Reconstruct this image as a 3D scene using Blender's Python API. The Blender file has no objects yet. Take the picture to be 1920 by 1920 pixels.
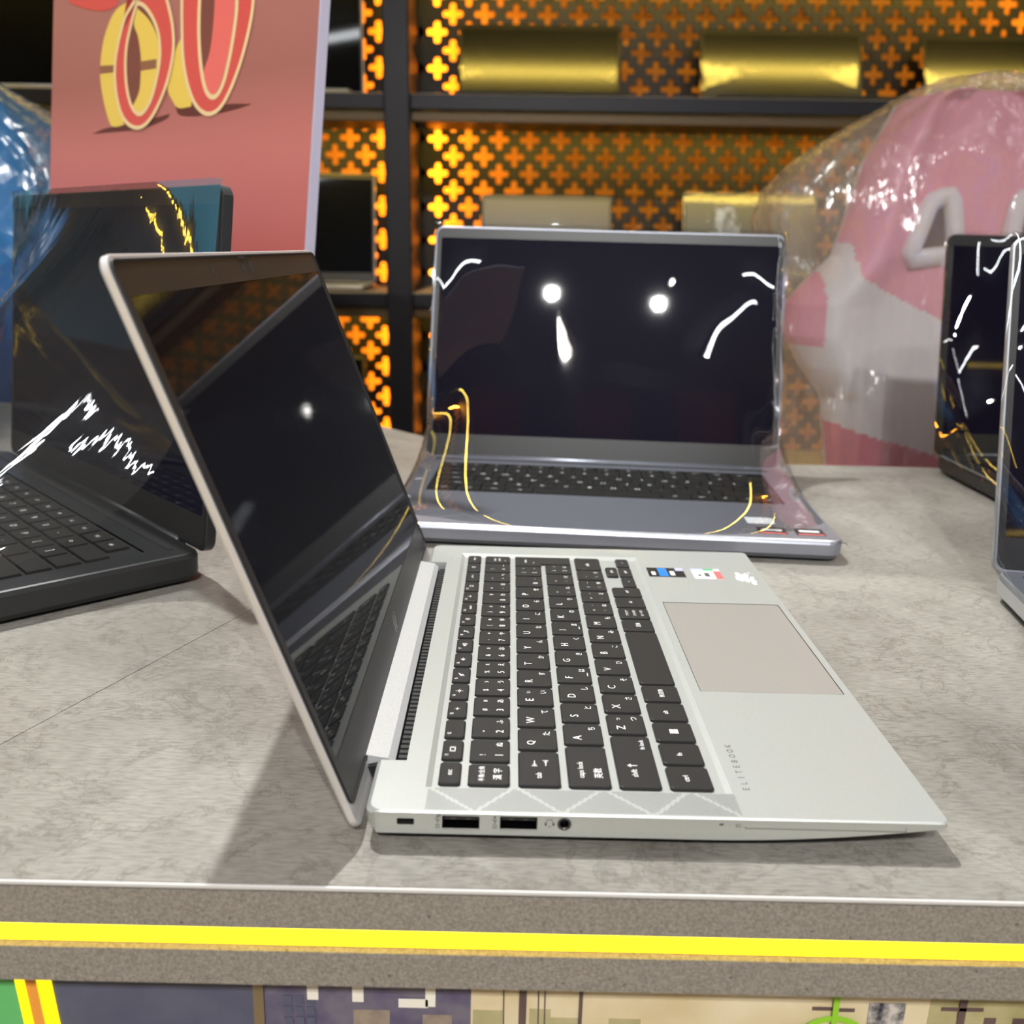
import bpy, bmesh, math, random
from mathutils import Vector, Matrix, noise
R = math.radians
sc = bpy.context.scene
COL = sc.collection
TT = 0.90            # table top height
# ------------------------------------------------------------------ camera
cam = bpy.data.cameras.new('camera'); camo = bpy.data.objects.new('camera', cam); COL.objects.link(camo)
cam.sensor_width = 36; cam.lens = 1793.4 / 1920 * 36; cam.clip_start = .01
pitch, roll, yaw = 0.2711, 0.0276, 0.0086
def cam_matrix():
    cx, sx = math.cos(pitch), math.sin(pitch); cy, sy = math.cos(roll), math.sin(roll); cz, sz = math.cos(yaw), math.sin(yaw)
    B = Matrix(((1, 0, 0), (0, 0, -1), (0, 1, 0)))
    Rz = Matrix(((cz, -sz, 0), (sz, cz, 0), (0, 0, 1)))
    Rx = Matrix(((1, 0, 0), (0, cx, -sx), (0, sx, cx)))
    Ry = Matrix(((cy, -sy, 0), (sy, cy, 0), (0, 0, 1)))
    W2C = Ry @ Rx @ B @ Rz
    rt, dn, fw = Vector(W2C[0]), Vector(W2C[1]), Vector(W2C[2])
    m = Matrix((rt, -dn, -fw)).transposed().to_4x4()
    m.translation = Vector((0.0462, -0.2937, 0.1909 + TT + .0135))
    return m
camo.matrix_world = cam_matrix()
cam.dof.use_dof = True; cam.dof.focus_distance = .45; cam.dof.aperture_fstop = 11
sc.camera = camo
# ------------------------------------------------------------------ world, exposure
w = bpy.data.worlds.new('world'); sc.world = w; w.use_nodes = True
w.node_tree.nodes['Background'].inputs[0].default_value = (.8, .85, 1, 1)
w.node_tree.nodes['Background'].inputs[1].default_value = .02
sc.view_settings.view_transform = 'Standard'; sc.view_settings.look = 'None'
sc.view_settings.gamma = 1; sc.view_settings.use_curve_mapping = False
sc.view_settings.exposure = 0.0
cy_ = sc.cycles
cy_.max_bounces = 7; cy_.diffuse_bounces = 3; cy_.glossy_bounces = 4; cy_.transmission_bounces = 4; cy_.transparent_max_bounces = 10
cy_.caustics_reflective = False; cy_.caustics_refractive = False; cy_.sample_clamp_indirect = 6; cy_.use_light_tree = False; cy_.adaptive_threshold = .05
CEIL = 2.75
TUBE_STRENGTH = 20
SPOT_POWER = 26
AMBER = (1.0, .33, .02)
YELLOW = (1.0, .62, .06)

# ------------------------------------------------------------------ materials
def nodes(name):
    m = bpy.data.materials.new(name); m.use_nodes = True
    nt = m.node_tree; return m, nt, nt.nodes['Principled BSDF']
def pmat(name, col, rough=.5, metal=0, spec=.5, coat=0, coat_rough=.05, noise_amt=0, noise_scale=50, bump=0, bump_scale=400, dist=.0002):
    m, nt, p = nodes(name); N = nt.nodes; L = nt.links
    p.inputs['Base Color'].default_value = (*col, 1); p.inputs['Roughness'].default_value = rough
    p.inputs['Metallic'].default_value = metal; p.inputs['Specular IOR Level'].default_value = spec
    p.inputs['Coat Weight'].default_value = coat; p.inputs['Coat Roughness'].default_value = coat_rough
    tc = N.new('ShaderNodeTexCoord')
    if noise_amt:
        n = N.new('ShaderNodeTexNoise'); n.inputs['Scale'].default_value = noise_scale; n.inputs['Detail'].default_value = 6
        L.new(tc.outputs['Object'], n.inputs['Vector'])
        r = N.new('ShaderNodeValToRGB')
        r.color_ramp.elements[0].position = .3; r.color_ramp.elements[1].position = .7
        r.color_ramp.elements[0].color = (*[c * (1 - noise_amt) for c in col], 1)
        r.color_ramp.elements[1].color = (*[min(1, c * (1 + noise_amt)) for c in col], 1)
        L.new(n.outputs['Fac'], r.inputs['Fac']); L.new(r.outputs['Color'], p.inputs['Base Color'])
    if bump:
        n = N.new('ShaderNodeTexNoise'); n.inputs['Scale'].default_value = bump_scale; n.inputs['Detail'].default_value = 3
        L.new(tc.outputs['Object'], n.inputs['Vector'])
        b = N.new('ShaderNodeBump'); b.inputs['Strength'].default_value = bump; b.inputs['Distance'].default_value = dist
        L.new(n.outputs['Fac'], b.inputs['Height']); L.new(b.outputs['Normal'], p.inputs['Normal'])
    return m
def emat(name, col, s):
    m = bpy.data.materials.new(name); m.use_nodes = True; nt = m.node_tree; nt.nodes.clear()
    e = nt.nodes.new('ShaderNodeEmission'); o = nt.nodes.new('ShaderNodeOutputMaterial')
    e.inputs[0].default_value = (*col, 1); e.inputs[1].default_value = s
    nt.links.new(e.outputs[0], o.inputs[0]); return m
def film_mat(name, refl=1.6, rough=.02, milky=0.0, tint=(.93, .94, .95), milk_col=(.9, .88, .85), bump=.1, bscale=30, voro=0, stretch=None, top=.75, bd=.004):
    m = bpy.data.materials.new(name); m.use_nodes = True; nt = m.node_tree; N = nt.nodes; L = nt.links; N.clear()
    o = N.new('ShaderNodeOutputMaterial'); t = N.new('ShaderNodeBsdfTransparent'); t.inputs[0].default_value = (*tint, 1)
    g = N.new('ShaderNodeBsdfGlossy'); g.inputs['Roughness'].default_value = rough; g.inputs[0].default_value = (1, 1, 1, 1)
    lw_ = N.new('ShaderNodeLayerWeight'); lw_.inputs[0].default_value = .5
    pw = N.new('ShaderNodeMath'); pw.operation = 'POWER'; pw.inputs[1].default_value = 4.0; L.new(lw_.outputs['Facing'], pw.inputs[0])
    fr = N.new('ShaderNodeMath'); fr.operation = 'MULTIPLY_ADD'; fr.inputs[1].default_value = .9; fr.inputs[2].default_value = .055; L.new(pw.outputs[0], fr.inputs[0])
    mu = N.new('ShaderNodeMath'); mu.operation = 'MULTIPLY'; mu.inputs[1].default_value = refl; mu.use_clamp = True
    mx = N.new('ShaderNodeMixShader'); tc = N.new('ShaderNodeTexCoord')
    if voro:
        n = N.new('ShaderNodeTexVoronoi'); n.inputs['Scale'].default_value = voro; hs = n.outputs['Distance']
    else:
        n = N.new('ShaderNodeTexNoise'); n.inputs['Scale'].default_value = bscale; n.inputs['Detail'].default_value = 4; hs = n.outputs['Fac']
    if stretch:
        mp = N.new('ShaderNodeMapping'); mp.inputs['Scale'].default_value = stretch; L.new(tc.outputs['Object'], mp.inputs[0]); L.new(mp.outputs[0], n.inputs['Vector'])
    else: L.new(tc.outputs['Object'], n.inputs['Vector'])
    b = N.new('ShaderNodeBump'); b.inputs['Strength'].default_value = bump; b.inputs['Distance'].default_value = bd
    L.new(hs, b.inputs['Height']); L.new(b.outputs[0], g.inputs['Normal'])
    L.new(fr.outputs[0], mu.inputs[0]); mn = N.new('ShaderNodeMath'); mn.operation = 'MINIMUM'; mn.inputs[1].default_value = top; L.new(mu.outputs[0], mn.inputs[0]); L.new(mn.outputs[0], mx.inputs[0])
    base = t
    if milky:
        d = N.new('ShaderNodeBsdfDiffuse'); d.inputs[0].default_value = (*milk_col, 1)
        tl = N.new('ShaderNodeBsdfTranslucent'); tl.inputs[0].default_value = (*milk_col, 1)
        m1 = N.new('ShaderNodeMixShader'); m1.inputs[0].default_value = .5
        L.new(d.outputs[0], m1.inputs[1]); L.new(tl.outputs[0], m1.inputs[2])
        m2 = N.new('ShaderNodeMixShader'); m2.inputs[0].default_value = milky
        L.new(t.outputs[0], m2.inputs[1]); L.new(m1.outputs[0], m2.inputs[2]); base = m2
    L.new(base.outputs[0], mx.inputs[1]); L.new(g.outputs[0], mx.inputs[2]); L.new(mx.outputs[0], o.inputs[0])
    return m
def screen_mat(name, col=(.004, .005, .008), rough=.06, rough2=.22, spec=.5, col2=None):
    m, nt, p = nodes(name)
    p.inputs['Base Color'].default_value = (*col, 1); p.inputs['Roughness'].default_value = rough2
    p.inputs['Specular IOR Level'].default_value = spec
    p.inputs['Coat Weight'].default_value = .7; p.inputs['Coat Roughness'].default_value = rough
    return m
def concrete_mat():
    m, nt, p = nodes('grey concrete laminate'); N = nt.nodes; L = nt.links
    tc = N.new('ShaderNodeTexCoord')
    n1 = N.new('ShaderNodeTexNoise'); n1.inputs['Scale'].default_value = 7; n1.inputs['Detail'].default_value = 10; n1.inputs['Roughness'].default_value = .62; n1.inputs['Distortion'].default_value = .6
    n2 = N.new('ShaderNodeTexNoise'); n2.inputs['Scale'].default_value = 150; n2.inputs['Detail'].default_value = 5
    mp = N.new('ShaderNodeMapping'); mp.inputs['Scale'].default_value = (1, 5, 1)
    L.new(tc.outputs['Object'], n1.inputs['Vector']); L.new(tc.outputs['Object'], mp.inputs[0]); L.new(mp.outputs[0], n2.inputs['Vector'])
    r1 = N.new('ShaderNodeValToRGB')
    r1.color_ramp.elements[0].position = .28; r1.color_ramp.elements[0].color = (.165, .152, .132, 1)
    r1.color_ramp.elements[1].position = .72; r1.color_ramp.elements[1].color = (.36, .346, .312, 1)
    L.new(n1.outputs['Fac'], r1.inputs[0])
    r2 = N.new('ShaderNodeValToRGB')
    r2.color_ramp.elements[0].position = .25; r2.color_ramp.elements[0].color = (.55, .55, .55, 1)
    r2.color_ramp.elements[1].position = .6; r2.color_ramp.elements[1].color = (1.05, 1.05, 1.05, 1)
    L.new(n2.outputs['Fac'], r2.inputs[0])
    mx = N.new('ShaderNodeMix'); mx.data_type = 'RGBA'; mx.blend_type = 'MULTIPLY'; mx.inputs['Factor'].default_value = .8
    L.new(r1.outputs[0], mx.inputs['A']); L.new(r2.outputs[0], mx.inputs['B'])
    # torn cloudy veins
    n3 = N.new('ShaderNodeTexNoise'); n3.inputs['Scale'].default_value = 22; n3.inputs['Detail'].default_value = 12; n3.inputs['Roughness'].default_value = .7; n3.inputs['Distortion'].default_value = .5
    L.new(tc.outputs['Object'], n3.inputs['Vector'])
    r3 = N.new('ShaderNodeValToRGB')
    e = r3.color_ramp.elements; e[0].position = .495; e[0].color = (1, 1, 1, 1); e[1].position = .51; e[1].color = (.60, .58, .55, 1)
    e2 = e.new(.53); e2.color = (1, 1, 1, 1)
    L.new(n3.outputs['Fac'], r3.inputs[0])
    mx2 = N.new('ShaderNodeMix'); mx2.data_type = 'RGBA'; mx2.blend_type = 'MULTIPLY'; mx2.inputs['Factor'].default_value = .75
    L.new(mx.outputs['Result'], mx2.inputs['A']); L.new(r3.outputs[0], mx2.inputs['B'])
    L.new(mx2.outputs['Result'], p.inputs['Base Color'])
    p.inputs['Roughness'].default_value = .42; p.inputs['Specular IOR Level'].default_value = .4
    b = N.new('ShaderNodeBump'); b.inputs['Strength'].default_value = .25; b.inputs['Distance'].default_value = .0006
    L.new(n2.outputs['Fac'], b.inputs['Height']); L.new(b.outputs[0], p.inputs['Normal'])
    return m
def stone_mat():
    m, nt, p = nodes('speckled taupe edge'); N = nt.nodes; L = nt.links
    tc = N.new('ShaderNodeTexCoord')
    n1 = N.new('ShaderNodeTexNoise'); n1.inputs['Scale'].default_value = 900; n1.inputs['Detail'].default_value = 3
    v = N.new('ShaderNodeTexNoise'); v.inputs['Scale'].default_value = 420; v.inputs['Detail'].default_value = 2
    r = N.new('ShaderNodeValToRGB'); e = r.color_ramp.elements
    e[0].position = .35; e[0].color = (.20, .178, .152, 1); e[1].position = .7; e[1].color = (.33, .30, .262, 1)
    r2 = N.new('ShaderNodeValToRGB'); e = r2.color_ramp.elements
    e[0].position = .24; e[0].color = (.3, .27, .25, 1); e[1].position = .33; e[1].color = (1, 1, 1, 1)
    L.new(tc.outputs['Object'], n1.inputs['Vector']); L.new(tc.outputs['Object'], v.inputs['Vector'])
    L.new(n1.outputs['Fac'], r.inputs[0]); L.new(v.outputs['Fac'], r2.inputs[0])
    mx = N.new('ShaderNodeMix'); mx.data_type = 'RGBA'; mx.blend_type = 'MULTIPLY'; mx.inputs['Factor'].default_value = 1
    L.new(r.outputs[0], mx.inputs['A']); L.new(r2.outputs[0], mx.inputs['B']); L.new(mx.outputs['Result'], p.inputs['Base Color'])
    b = N.new('ShaderNodeBump'); b.inputs['Strength'].default_value = .6; b.inputs['Distance'].default_value = .0006
    L.new(n1.outputs['Fac'], b.inputs['Height']); L.new(b.outputs[0], p.inputs['Normal'])
    p.inputs['Roughness'].default_value = .6
    return m
M = {}
M['alu'] = pmat('silver aluminium', (.50, .525, .51), .42, .5, bump=.25, bump_scale=2600, dist=.00005, noise_amt=.05, noise_scale=3000)
M['alu_lid'] = pmat('silver lid aluminium', (.72, .70, .69), .4, .45)
M['pad'] = pmat('brushed touchpad', (.47, .46, .44), .36, .5)
M['key'] = pmat('black key plastic', (.017, .016, .015), .55, spec=.3, bump=.1, bump_scale=3000, dist=.00003)
M['legend'] = pmat('white key print', (.92, .92, .91), .6)
M['black'] = pmat('matte black plastic', (.012, .012, .012), .5)
M['hole'] = pmat('dark opening', (.006, .006, .006), .8)
M['bezel'] = pmat('dark bezel plastic', (.022, .021, .02), .38, spec=.5)
M['chrome'] = pmat('bright metal', (.6, .6, .6), .25, 1)
M['portsteel'] = pmat('dark port steel', (.12, .12, .13), .3, 1)
M['vent'] = pmat('grey vent grille', (.035, .038, .038), .5, .2)
M['print'] = pmat('dark grey print', (.07, .07, .07), .6)
M['screen'] = screen_mat('matte dark screen', (.0015, .002, .004), rough=.035, rough2=.4, spec=.03)
M['screen_gloss'] = screen_mat('glossy dark screen', (.006, .005, .016), .02, .4, spec=.03)
M['concrete'] = concrete_mat(); M['stone'] = stone_mat()
M['edge'] = pmat('pale edge band', (.62, .61, .6), .4)
M['led_yellow'] = emat('yellow LED strip', (1, .76, .012), 4)
M['led_orange'] = pmat('orange LED channel', (.85, .34, .05), .4)
M['amber_led'] = emat('amber LED', (1, .40, .03), 60)
M['shelf_led'] = emat('warm shelf LED', (1, .70, .12), 34)
M['tube'] = emat('white tube light', (.93, .97, 1), TUBE_STRENGTH)
M['spotlens'] = emat('downlight lens', (1, .97, .9), 12)
M['darkgrey'] = pmat('dark grey laptop shell', (.03, .032, .034), .4, .3)
M['greydeck'] = pmat('space grey aluminium', (.30, .31, .36), .38, .6)
M['silver2'] = pmat('bright silver edge', (.6, .62, .65), .3, .7)
M['film'] = film_mat('clear plastic film', 1.9, .015, bump=.02, bscale=8)
M['film2'] = film_mat('crinkled plastic film', 3.0, .03, bump=.3, bscale=7, milky=.02, stretch=(7, .8, .8), top=.5)
M['film3'] = film_mat('tight plastic film', .45, .05, bump=.1, bscale=30, top=.3)
M['bag'] = film_mat('cloudy plastic bag', 1.2, .15, milky=.22, milk_col=(.90, .83, .75), bump=1.0, bscale=16, stretch=(1.6, 1.6, .35), top=.4, bd=.02)
M['bubble'] = film_mat('bubble wrap film', 1.2, .2, milky=.38, milk_col=(.16, .48, .92), bump=.8, voro=45, top=.4)
M['pink'] = pmat('pink leatherette', (.86, .34, .46), .5)
M['hotpink'] = pmat('deep pink leatherette', (.78, .16, .26), .5)
M['white'] = pmat('white leatherette', (.82, .78, .80), .5)
M['blue'] = pmat('blue leatherette', (.02, .17, .52), .5)
M['lightblue'] = pmat('sky blue leatherette', (.05, .36, .78), .5)
M['shelfblack'] = pmat('black powder coat', (.012, .012, .016), .38)
M['panelblack'] = pmat('black perforated steel', (.016, .013, .012), .4)
M['backing'] = pmat('orange backing board', (.8, .42, .12), .7)
M['shelftop'] = pmat('cream shelf laminate', (.42, .36, .27), .4)
M['fascia'] = pmat('bronze fascia', (.16, .11, .05), .4, .3)
M['wall'] = pmat('charcoal wall paint', (.07, .07, .08), .8)
M['ceil'] = pmat('black ceiling', (.02, .02, .022), .8)
M['floor'] = pmat('grey floor tile', (.4, .39, .38), .35)
M['navy'] = pmat('navy board', (.06, .065, .11), .6)

# ------------------------------------------------------------------ helpers
def mk(name, V, F, mat, parent=None, smooth=False, mats=None):
    me = bpy.data.meshes.new(name); me.from_pydata([tuple(v) for v in V], [], F); me.update()
    if isinstance(mat, str): mat = M[mat]
    me.materials.append(mat)
    if smooth:
        for p in me.polygons: p.use_smooth = True
    o = bpy.data.objects.new(name, me); COL.objects.link(o)
    if parent: o.parent = parent
    return o
def inst(name, me, parent, loc=(0, 0, 0), rot=(0, 0, 0), scale=(1, 1, 1)):
    o = bpy.data.objects.new(name, me); COL.objects.link(o); o.parent = parent
    o.location = loc; o.rotation_euler = rot; o.scale = scale; return o
def thing(name, label, cat, loc=(0, 0, 0), rz=0, group=None):
    o = bpy.data.objects.new(name, None); COL.objects.link(o); o.location = loc; o.rotation_euler = (0, 0, rz)
    o.empty_display_size = .05
    return tag(o, label, cat, group)
def tag(o, label, cat, group=None):
    o['label'] = label; o['category'] = cat
    if group: o['group'] = group
    return o
def struct(o): o['kind'] = 'structure'; return o
class G:
    def __init__(s): s.V = []; s.F = []
    def add(s, V, F):
        n = len(s.V); s.V += [tuple(v) for v in V]; s.F += [tuple(i + n for i in f) for f in F]; return s
    def box(s, x0, x1, y0, y1, z0, z1, M4=None, bev=0):
        if bev:
            V, F = rbox(x0, x1, y0, y1, z0, z1, bev)
        else:
            V = [(x, y, z) for z in (z0, z1) for y in (y0, y1) for x in (x0, x1)]
            F = [(0, 2, 3, 1), (4, 5, 7, 6), (0, 1, 5, 4), (2, 6, 7, 3), (0, 4, 6, 2), (1, 3, 7, 5)]
        if M4: V = [M4 @ Vector(v) for v in V]
        return s.add(V, F)
    def prism(s, pts, h0, h1, fn):   # polygon pts (a,b) extruded; fn(a,b,h)->xyz
        n = len(pts); V = [fn(a, b, h0) for a, b in pts] + [fn(a, b, h1) for a, b in pts]
        F = [tuple(range(n))[::-1], tuple(range(n, 2 * n))] + [(i, (i + 1) % n, n + (i + 1) % n, n + i) for i in range(n)]
        return s.add(V, F)
    def tube(s, P, r, n=10, closed=False):
        P = [Vector(p) for p in P]; k = len(P); base = len(s.V); up = Vector((0, 0, 1)); prev = None
        for i, p in enumerate(P):
            a = P[(i - 1) % k] if (closed or i > 0) else p; b = P[(i + 1) % k] if (closed or i < k - 1) else p
            t = (b - a).normalized()
            if prev is None: x = t.cross(up if abs(t.dot(up)) < .95 else Vector((1, 0, 0))).normalized()
            else: x = (prev - t * prev.dot(t)).normalized()
            prev = x; y = t.cross(x); rr = r[i] if isinstance(r, (list, tuple)) else r
            s.V += [tuple(p + (x * math.cos(q) + y * math.sin(q)) * rr) for q in [2 * math.pi * j / n for j in range(n)]]
        for i in range(k if closed else k - 1):
            for j in range(n):
                a = base + i * n; b = base + ((i + 1) % k) * n
                s.F.append((a + j, a + (j + 1) % n, b + (j + 1) % n, b + j))
        if not closed:
            s.F.append(tuple(base + j for j in range(n))[::-1]); s.F.append(tuple(base + (k - 1) * n + j for j in range(n)))
        return s
    def mk(s, name, mat, parent=None, smooth=False): return mk(name, s.V, s.F, mat, parent, smooth)
def rbox(x0, x1, y0, y1, z0, z1, b):
    # box with all edges chamfered
    cx, cy, cz = (x0 + x1) / 2, (y0 + y1) / 2, (z0 + z1) / 2; hx, hy, hz = (x1 - x0) / 2, (y1 - y0) / 2, (z1 - z0) / 2
    bm = bmesh.new(); bmesh.ops.create_cube(bm, size=2)
    for v in bm.verts: v.co = (v.co.x * hx + cx, v.co.y * hy + cy, v.co.z * hz + cz)
    bmesh.ops.bevel(bm, geom=bm.edges[:], offset=b, segments=2, affect='EDGES', profile=.5)
    bm.verts.index_update(); V = [v.co.copy() for v in bm.verts]; F = [tuple(v.index for v in f.verts) for f in bm.faces]; bm.free(); return V, F
def rrect(x0, x1, y0, y1, r, n=6):
    P = []
    rs = r if isinstance(r, (list, tuple)) else (r,) * 4   # corners: x0y0, x1y0, x1y1, x0y1
    for (cx, cy, a0, q) in ((x0 + rs[0], y0 + rs[0], 180, rs[0]), (x1 - rs[1], y0 + rs[1], 270, rs[1]), (x1 - rs[2], y1 - rs[2], 0, rs[2]), (x0 + rs[3], y1 - rs[3], 90, rs[3])):
        for i in range(n + 1):
            a = R(a0 + 90 * i / n); P.append((cx + q * math.cos(a), cy + q * math.sin(a)))
    return P
def fill_loops(loops, zf=None):
    """triangulated planar region: first loop is outer, the others are holes. loops of 3D points -> (V, F)"""
    bm = bmesh.new(); E = []
    for lp in loops:
        vs = [bm.verts.new(p) for p in lp]
        E += [bm.edges.new((vs[i], vs[(i + 1) % len(vs)])) for i in range(len(vs))]
    bmesh.ops.triangle_fill(bm, use_beauty=True, use_dissolve=False, edges=E)
    bm.verts.index_update(); V = [v.co.copy() for v in bm.verts]; F = [tuple(v.index for v in f.verts) for f in bm.faces]; bm.free()
    return V, F
def orient(V, F, d):
    d = Vector(d); out = []
    for f_ in F:
        a, b, c = (Vector(V[i]) for i in f_[:3])
        out.append(f_ if (b - a).cross(c - a).dot(d) > 0 else tuple(reversed(f_)))
    return out
TXT = {}
def text_geo(s):
    """unit text (size 1) as verts/faces with bounding box; default font"""
    if s in TXT: return TXT[s]
    c = bpy.data.curves.new('t', 'FONT'); c.body = s; c.size = 1; c.resolution_u = 3
    o = bpy.data.objects.new('t', c); COL.objects.link(o)
    dg = bpy.context.evaluated_depsgraph_get()
    me = bpy.data.meshes.new_from_object(o.evaluated_get(dg))
    V = [v.co.copy() for v in me.vertices]; F = [tuple(p.vertices) for p in me.polygons]
    bpy.data.objects.remove(o); bpy.data.curves.remove(c); bpy.data.meshes.remove(me)
    if V: bb = (min(v.x for v in V), max(v.x for v in V), min(v.y for v in V), max(v.y for v in V))
    else: bb = (0, 1, 0, 1)
    TXT[s] = (V, F, bb); return TXT[s]
def add_text(g, s, u, v, size, fn, anchor='c', sx=1, hfix=None):
    """text centred at (u,v), height scale size; fn(u,v)->xyz"""
    V, F, bb = text_geo(s)
    if not V: return
    k = size if hfix is None else hfix / (bb[3] - bb[2])
    cx = (bb[0] + bb[1]) / 2 if anchor == 'c' else (bb[0] if anchor == 'l' else bb[1]); cy = (bb[2] + bb[3]) / 2
    g.add([fn(u + (p.x - cx) * k * sx, v + (p.y - cy) * k) for p in V], F)

# ------------------------------------------------------------------ room
def plane_box(name, x0, x1, y0, y1, z0, z1, mat): return struct(G().box(x0, x1, y0, y1, z0, z1).mk(name, mat))
RX0, RX1, RY0, RY1 = -3.2, 3.6, -3.6, 2.30
plane_box('floor', RX0, RX1, RY0, RY1, -.1, 0, 'floor')
plane_box('ceiling', RX0, RX1, RY0, RY1, CEIL, CEIL + .1, 'ceil')
plane_box('wall_back', RX0, RX1, RY1, RY1 + .1, 0, CEIL, 'wall')
plane_box('wall_front', RX0, RX1, RY0 - .1, RY0, 0, CEIL, 'wall')
plane_box('wall_left', RX0 - .1, RX0, RY0, RY1, 0, CEIL, 'wall')
plane_box('wall_right', RX1, RX1 + .1, RY0, RY1, 0, CEIL, 'wall')
# yellow LED lines added on the walls for arcs in the films
M['added_led'] = emat('added yellow LED', (1, .66, .08), 10)
added_lines = [(RX0 + .3, RX1 - .3, RY0 + .02, RY0 + .05, z) for z in (.85, 1.1, 1.35, 2.2)] + [(RX0 + .02, RX0 + .05, RY0 + .4, RY1 - .8, z) for z in (.9, 1.3, 1.75, 2.2)] + [(RX1 - .05, RX1 - .02, RY0 + .4, RY1 - .8, z) for z in (.9, 1.3, 1.75, 2.2)]
for k, (x0, x1, y0, y1, z) in enumerate(added_lines): struct(G().box(x0, x1, y0, y1, z, z + .012).mk('trim_%d' % (k + 1), 'added_led'))
# ceiling tube lights
def tube_light(x, y, rz, L, label):
    t = thing('tube_light', label, 'light', (x, y, CEIL - .06), rz, 'white tube lights on the ceiling')
    G().box(-L / 2, L / 2, -.03, .03, .02, .06, bev=.004).mk('housing', 'shelfblack', t)
    G().tube([(-L / 2 + .01, 0, 0), (L / 2 - .01, 0, 0)], .022, 10).mk('tube', 'tube', t, True)
    return t
TUBES = ((-1.35, .35, 90, 1.5), (1.6, .3, 90, 1.5), (-1.0, -1.0, 80, 1.2), (1.2, -1.1, 100, 1.2), (-1.5, -2.3, 30, 1.5), (1.6, -2.3, -30, 1.5))
TL = ('over the left of the display table', 'over the right end of the display table', 'behind the camera on its left', 'behind the camera on its right', 'far behind the camera, turned to the left corner', 'far behind the camera, turned to the right corner')
for (x, y, rz, L), lb in zip(TUBES, TL): tube_light(x, y, R(rz), L, 'white ceiling tube light ' + lb)
# downlights
def downlight(x, y, tx, ty, power, label, size=.02):
    t = thing('downlight', label, 'light', (x, y, CEIL - .05), 0, 'round ceiling downlights')
    a = [2 * math.pi * i / 24 for i in range(24)]
    V = [(r * math.cos(q), r * math.sin(q), z) for r, z in ((.045, .05), (.055, .05), (.055, 0), (.045, 0), (.042, .02)) for q in a]
    F = [(k * 24 + i, k * 24 + (i + 1) % 24, (k + 1) * 24 + (i + 1) % 24, (k + 1) * 24 + i) for k in range(4) for i in range(24)]
    mk('ring', V, F, 'white', t)
    mk('lens', [(.042 * math.cos(q), .042 * math.sin(q), .02) for q in a], [tuple(range(24))[::-1]], 'spotlens', t)
    l = bpy.data.lights.new('lamp', 'SPOT'); l.energy = power; l.spot_size = R(62); l.spot_blend = .8; l.shadow_soft_size = size; l.color = (1, .985, .95)
    lo = bpy.data.objects.new('lamp', l); COL.objects.link(lo); lo.parent = t; lo.location = (0, 0, -.012)
    d = Vector((tx - x, ty - y, TT - CEIL)); lo.rotation_euler = d.to_track_quat('-Z', 'Y').to_euler()
    return t
downlight(-.31, .86, .08, -.02, 175, 'round ceiling downlight above the laptops, brightest of the five')
downlight(.80, .60, .25, .1, 12, 'round ceiling downlight above the right end of the table')
downlight(-.95, .7, -.3, .3, 35, 'round ceiling downlight above the red sign')
downlight(.27, -1.93, .2, .0, 130, 'right one of two round downlights behind the camera')
downlight(-.15, -1.85, 0, .0, 130, 'left one of two round downlights behind the camera')
# unseen counter added behind the camera; its LED lines reflect in the films
oc = thing('counter', 'long dark counter with yellow LED lines, added behind the camera for reflections', 'counter', (.2, -1.9, 0))
G().box(-2.2, 2.4, -.35, .35, 0, .82).mk('cabinet', 'shelfblack', oc); G().box(-2.25, 2.45, -.4, .4, .83, .90, bev=.006).mk('worktop', 'stone', oc)
G().box(-2.2, 2.4, .401, .409, .860, .870).mk('led_strip', 'added_led', oc); G().box(-2.2, 2.4, .351, .359, .45, .46).mk('led_strip', 'added_led', oc)
# banners hanging in the hall behind the camera
M['banner'] = pmat('red banner cloth', (.55, .05, .05), .6)
for k, x in enumerate((-.45, .05, .5)):
    t = thing('hanging_banner', 'red banner hanging from the ceiling behind the camera, ' + ('left', 'middle', 'right')[k], 'banner', (x, -2.55, 2.30), 0, 'red banners behind the camera')
    G().box(-.13, .13, -.002, .002, 0, .33).mk('cloth', 'banner', t); G().tube([(-.14, 0, .335), (.14, 0, .335)], .008, 8).mk('rod', 'shelfblack', t); G().tube([(0, 0, .335), (0, 0, .449)], .003, 6).mk('cord', 'shelfblack', t)
M['glow_blue'] = emat('blue lightbox', (.03, .22, .8), 2.6); M['glow_teal'] = emat('teal lightbox', (.10, .30, .40), .7); M['glow_lilac'] = emat('lilac lightbox', (.45, .45, .8), 1.3); M['glow_violet'] = emat('violet blue lightbox', (.06, .06, .38), 1.3); M['glow_red'] = emat('red lightbox', (.6, .06, .08), 1.0)
def glow_panel(x, y, z, w_, h, rz, mat, label):  # unseen glowing panels added to colour the film and screen reflections
    t = thing('added_glow_panel', label, 'sign', (x, y, z), rz, 'glow panels added on the hall walls')
    G().box(-w_ / 2, w_ / 2, 0, .05, 0, h, bev=.006).mk('frame', 'shelfblack', t); G().box(-w_ / 2 + .02, w_ / 2 - .02, -.004, -.0005, .02, h - .02).mk('lit_panel', mat, t)
for k, (y, w_, m_) in enumerate(((.45, .7, 'glow_blue'), (1.62, 1.1, 'glow_teal'), (-.3, .6, 'glow_red'))): glow_panel(RX0 + .06, y, .95, w_, .75, R(90), M[m_], ('blue', 'teal', 'red')[k] + ' glow panel added for reflections on the wall to the left of the table')
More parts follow.
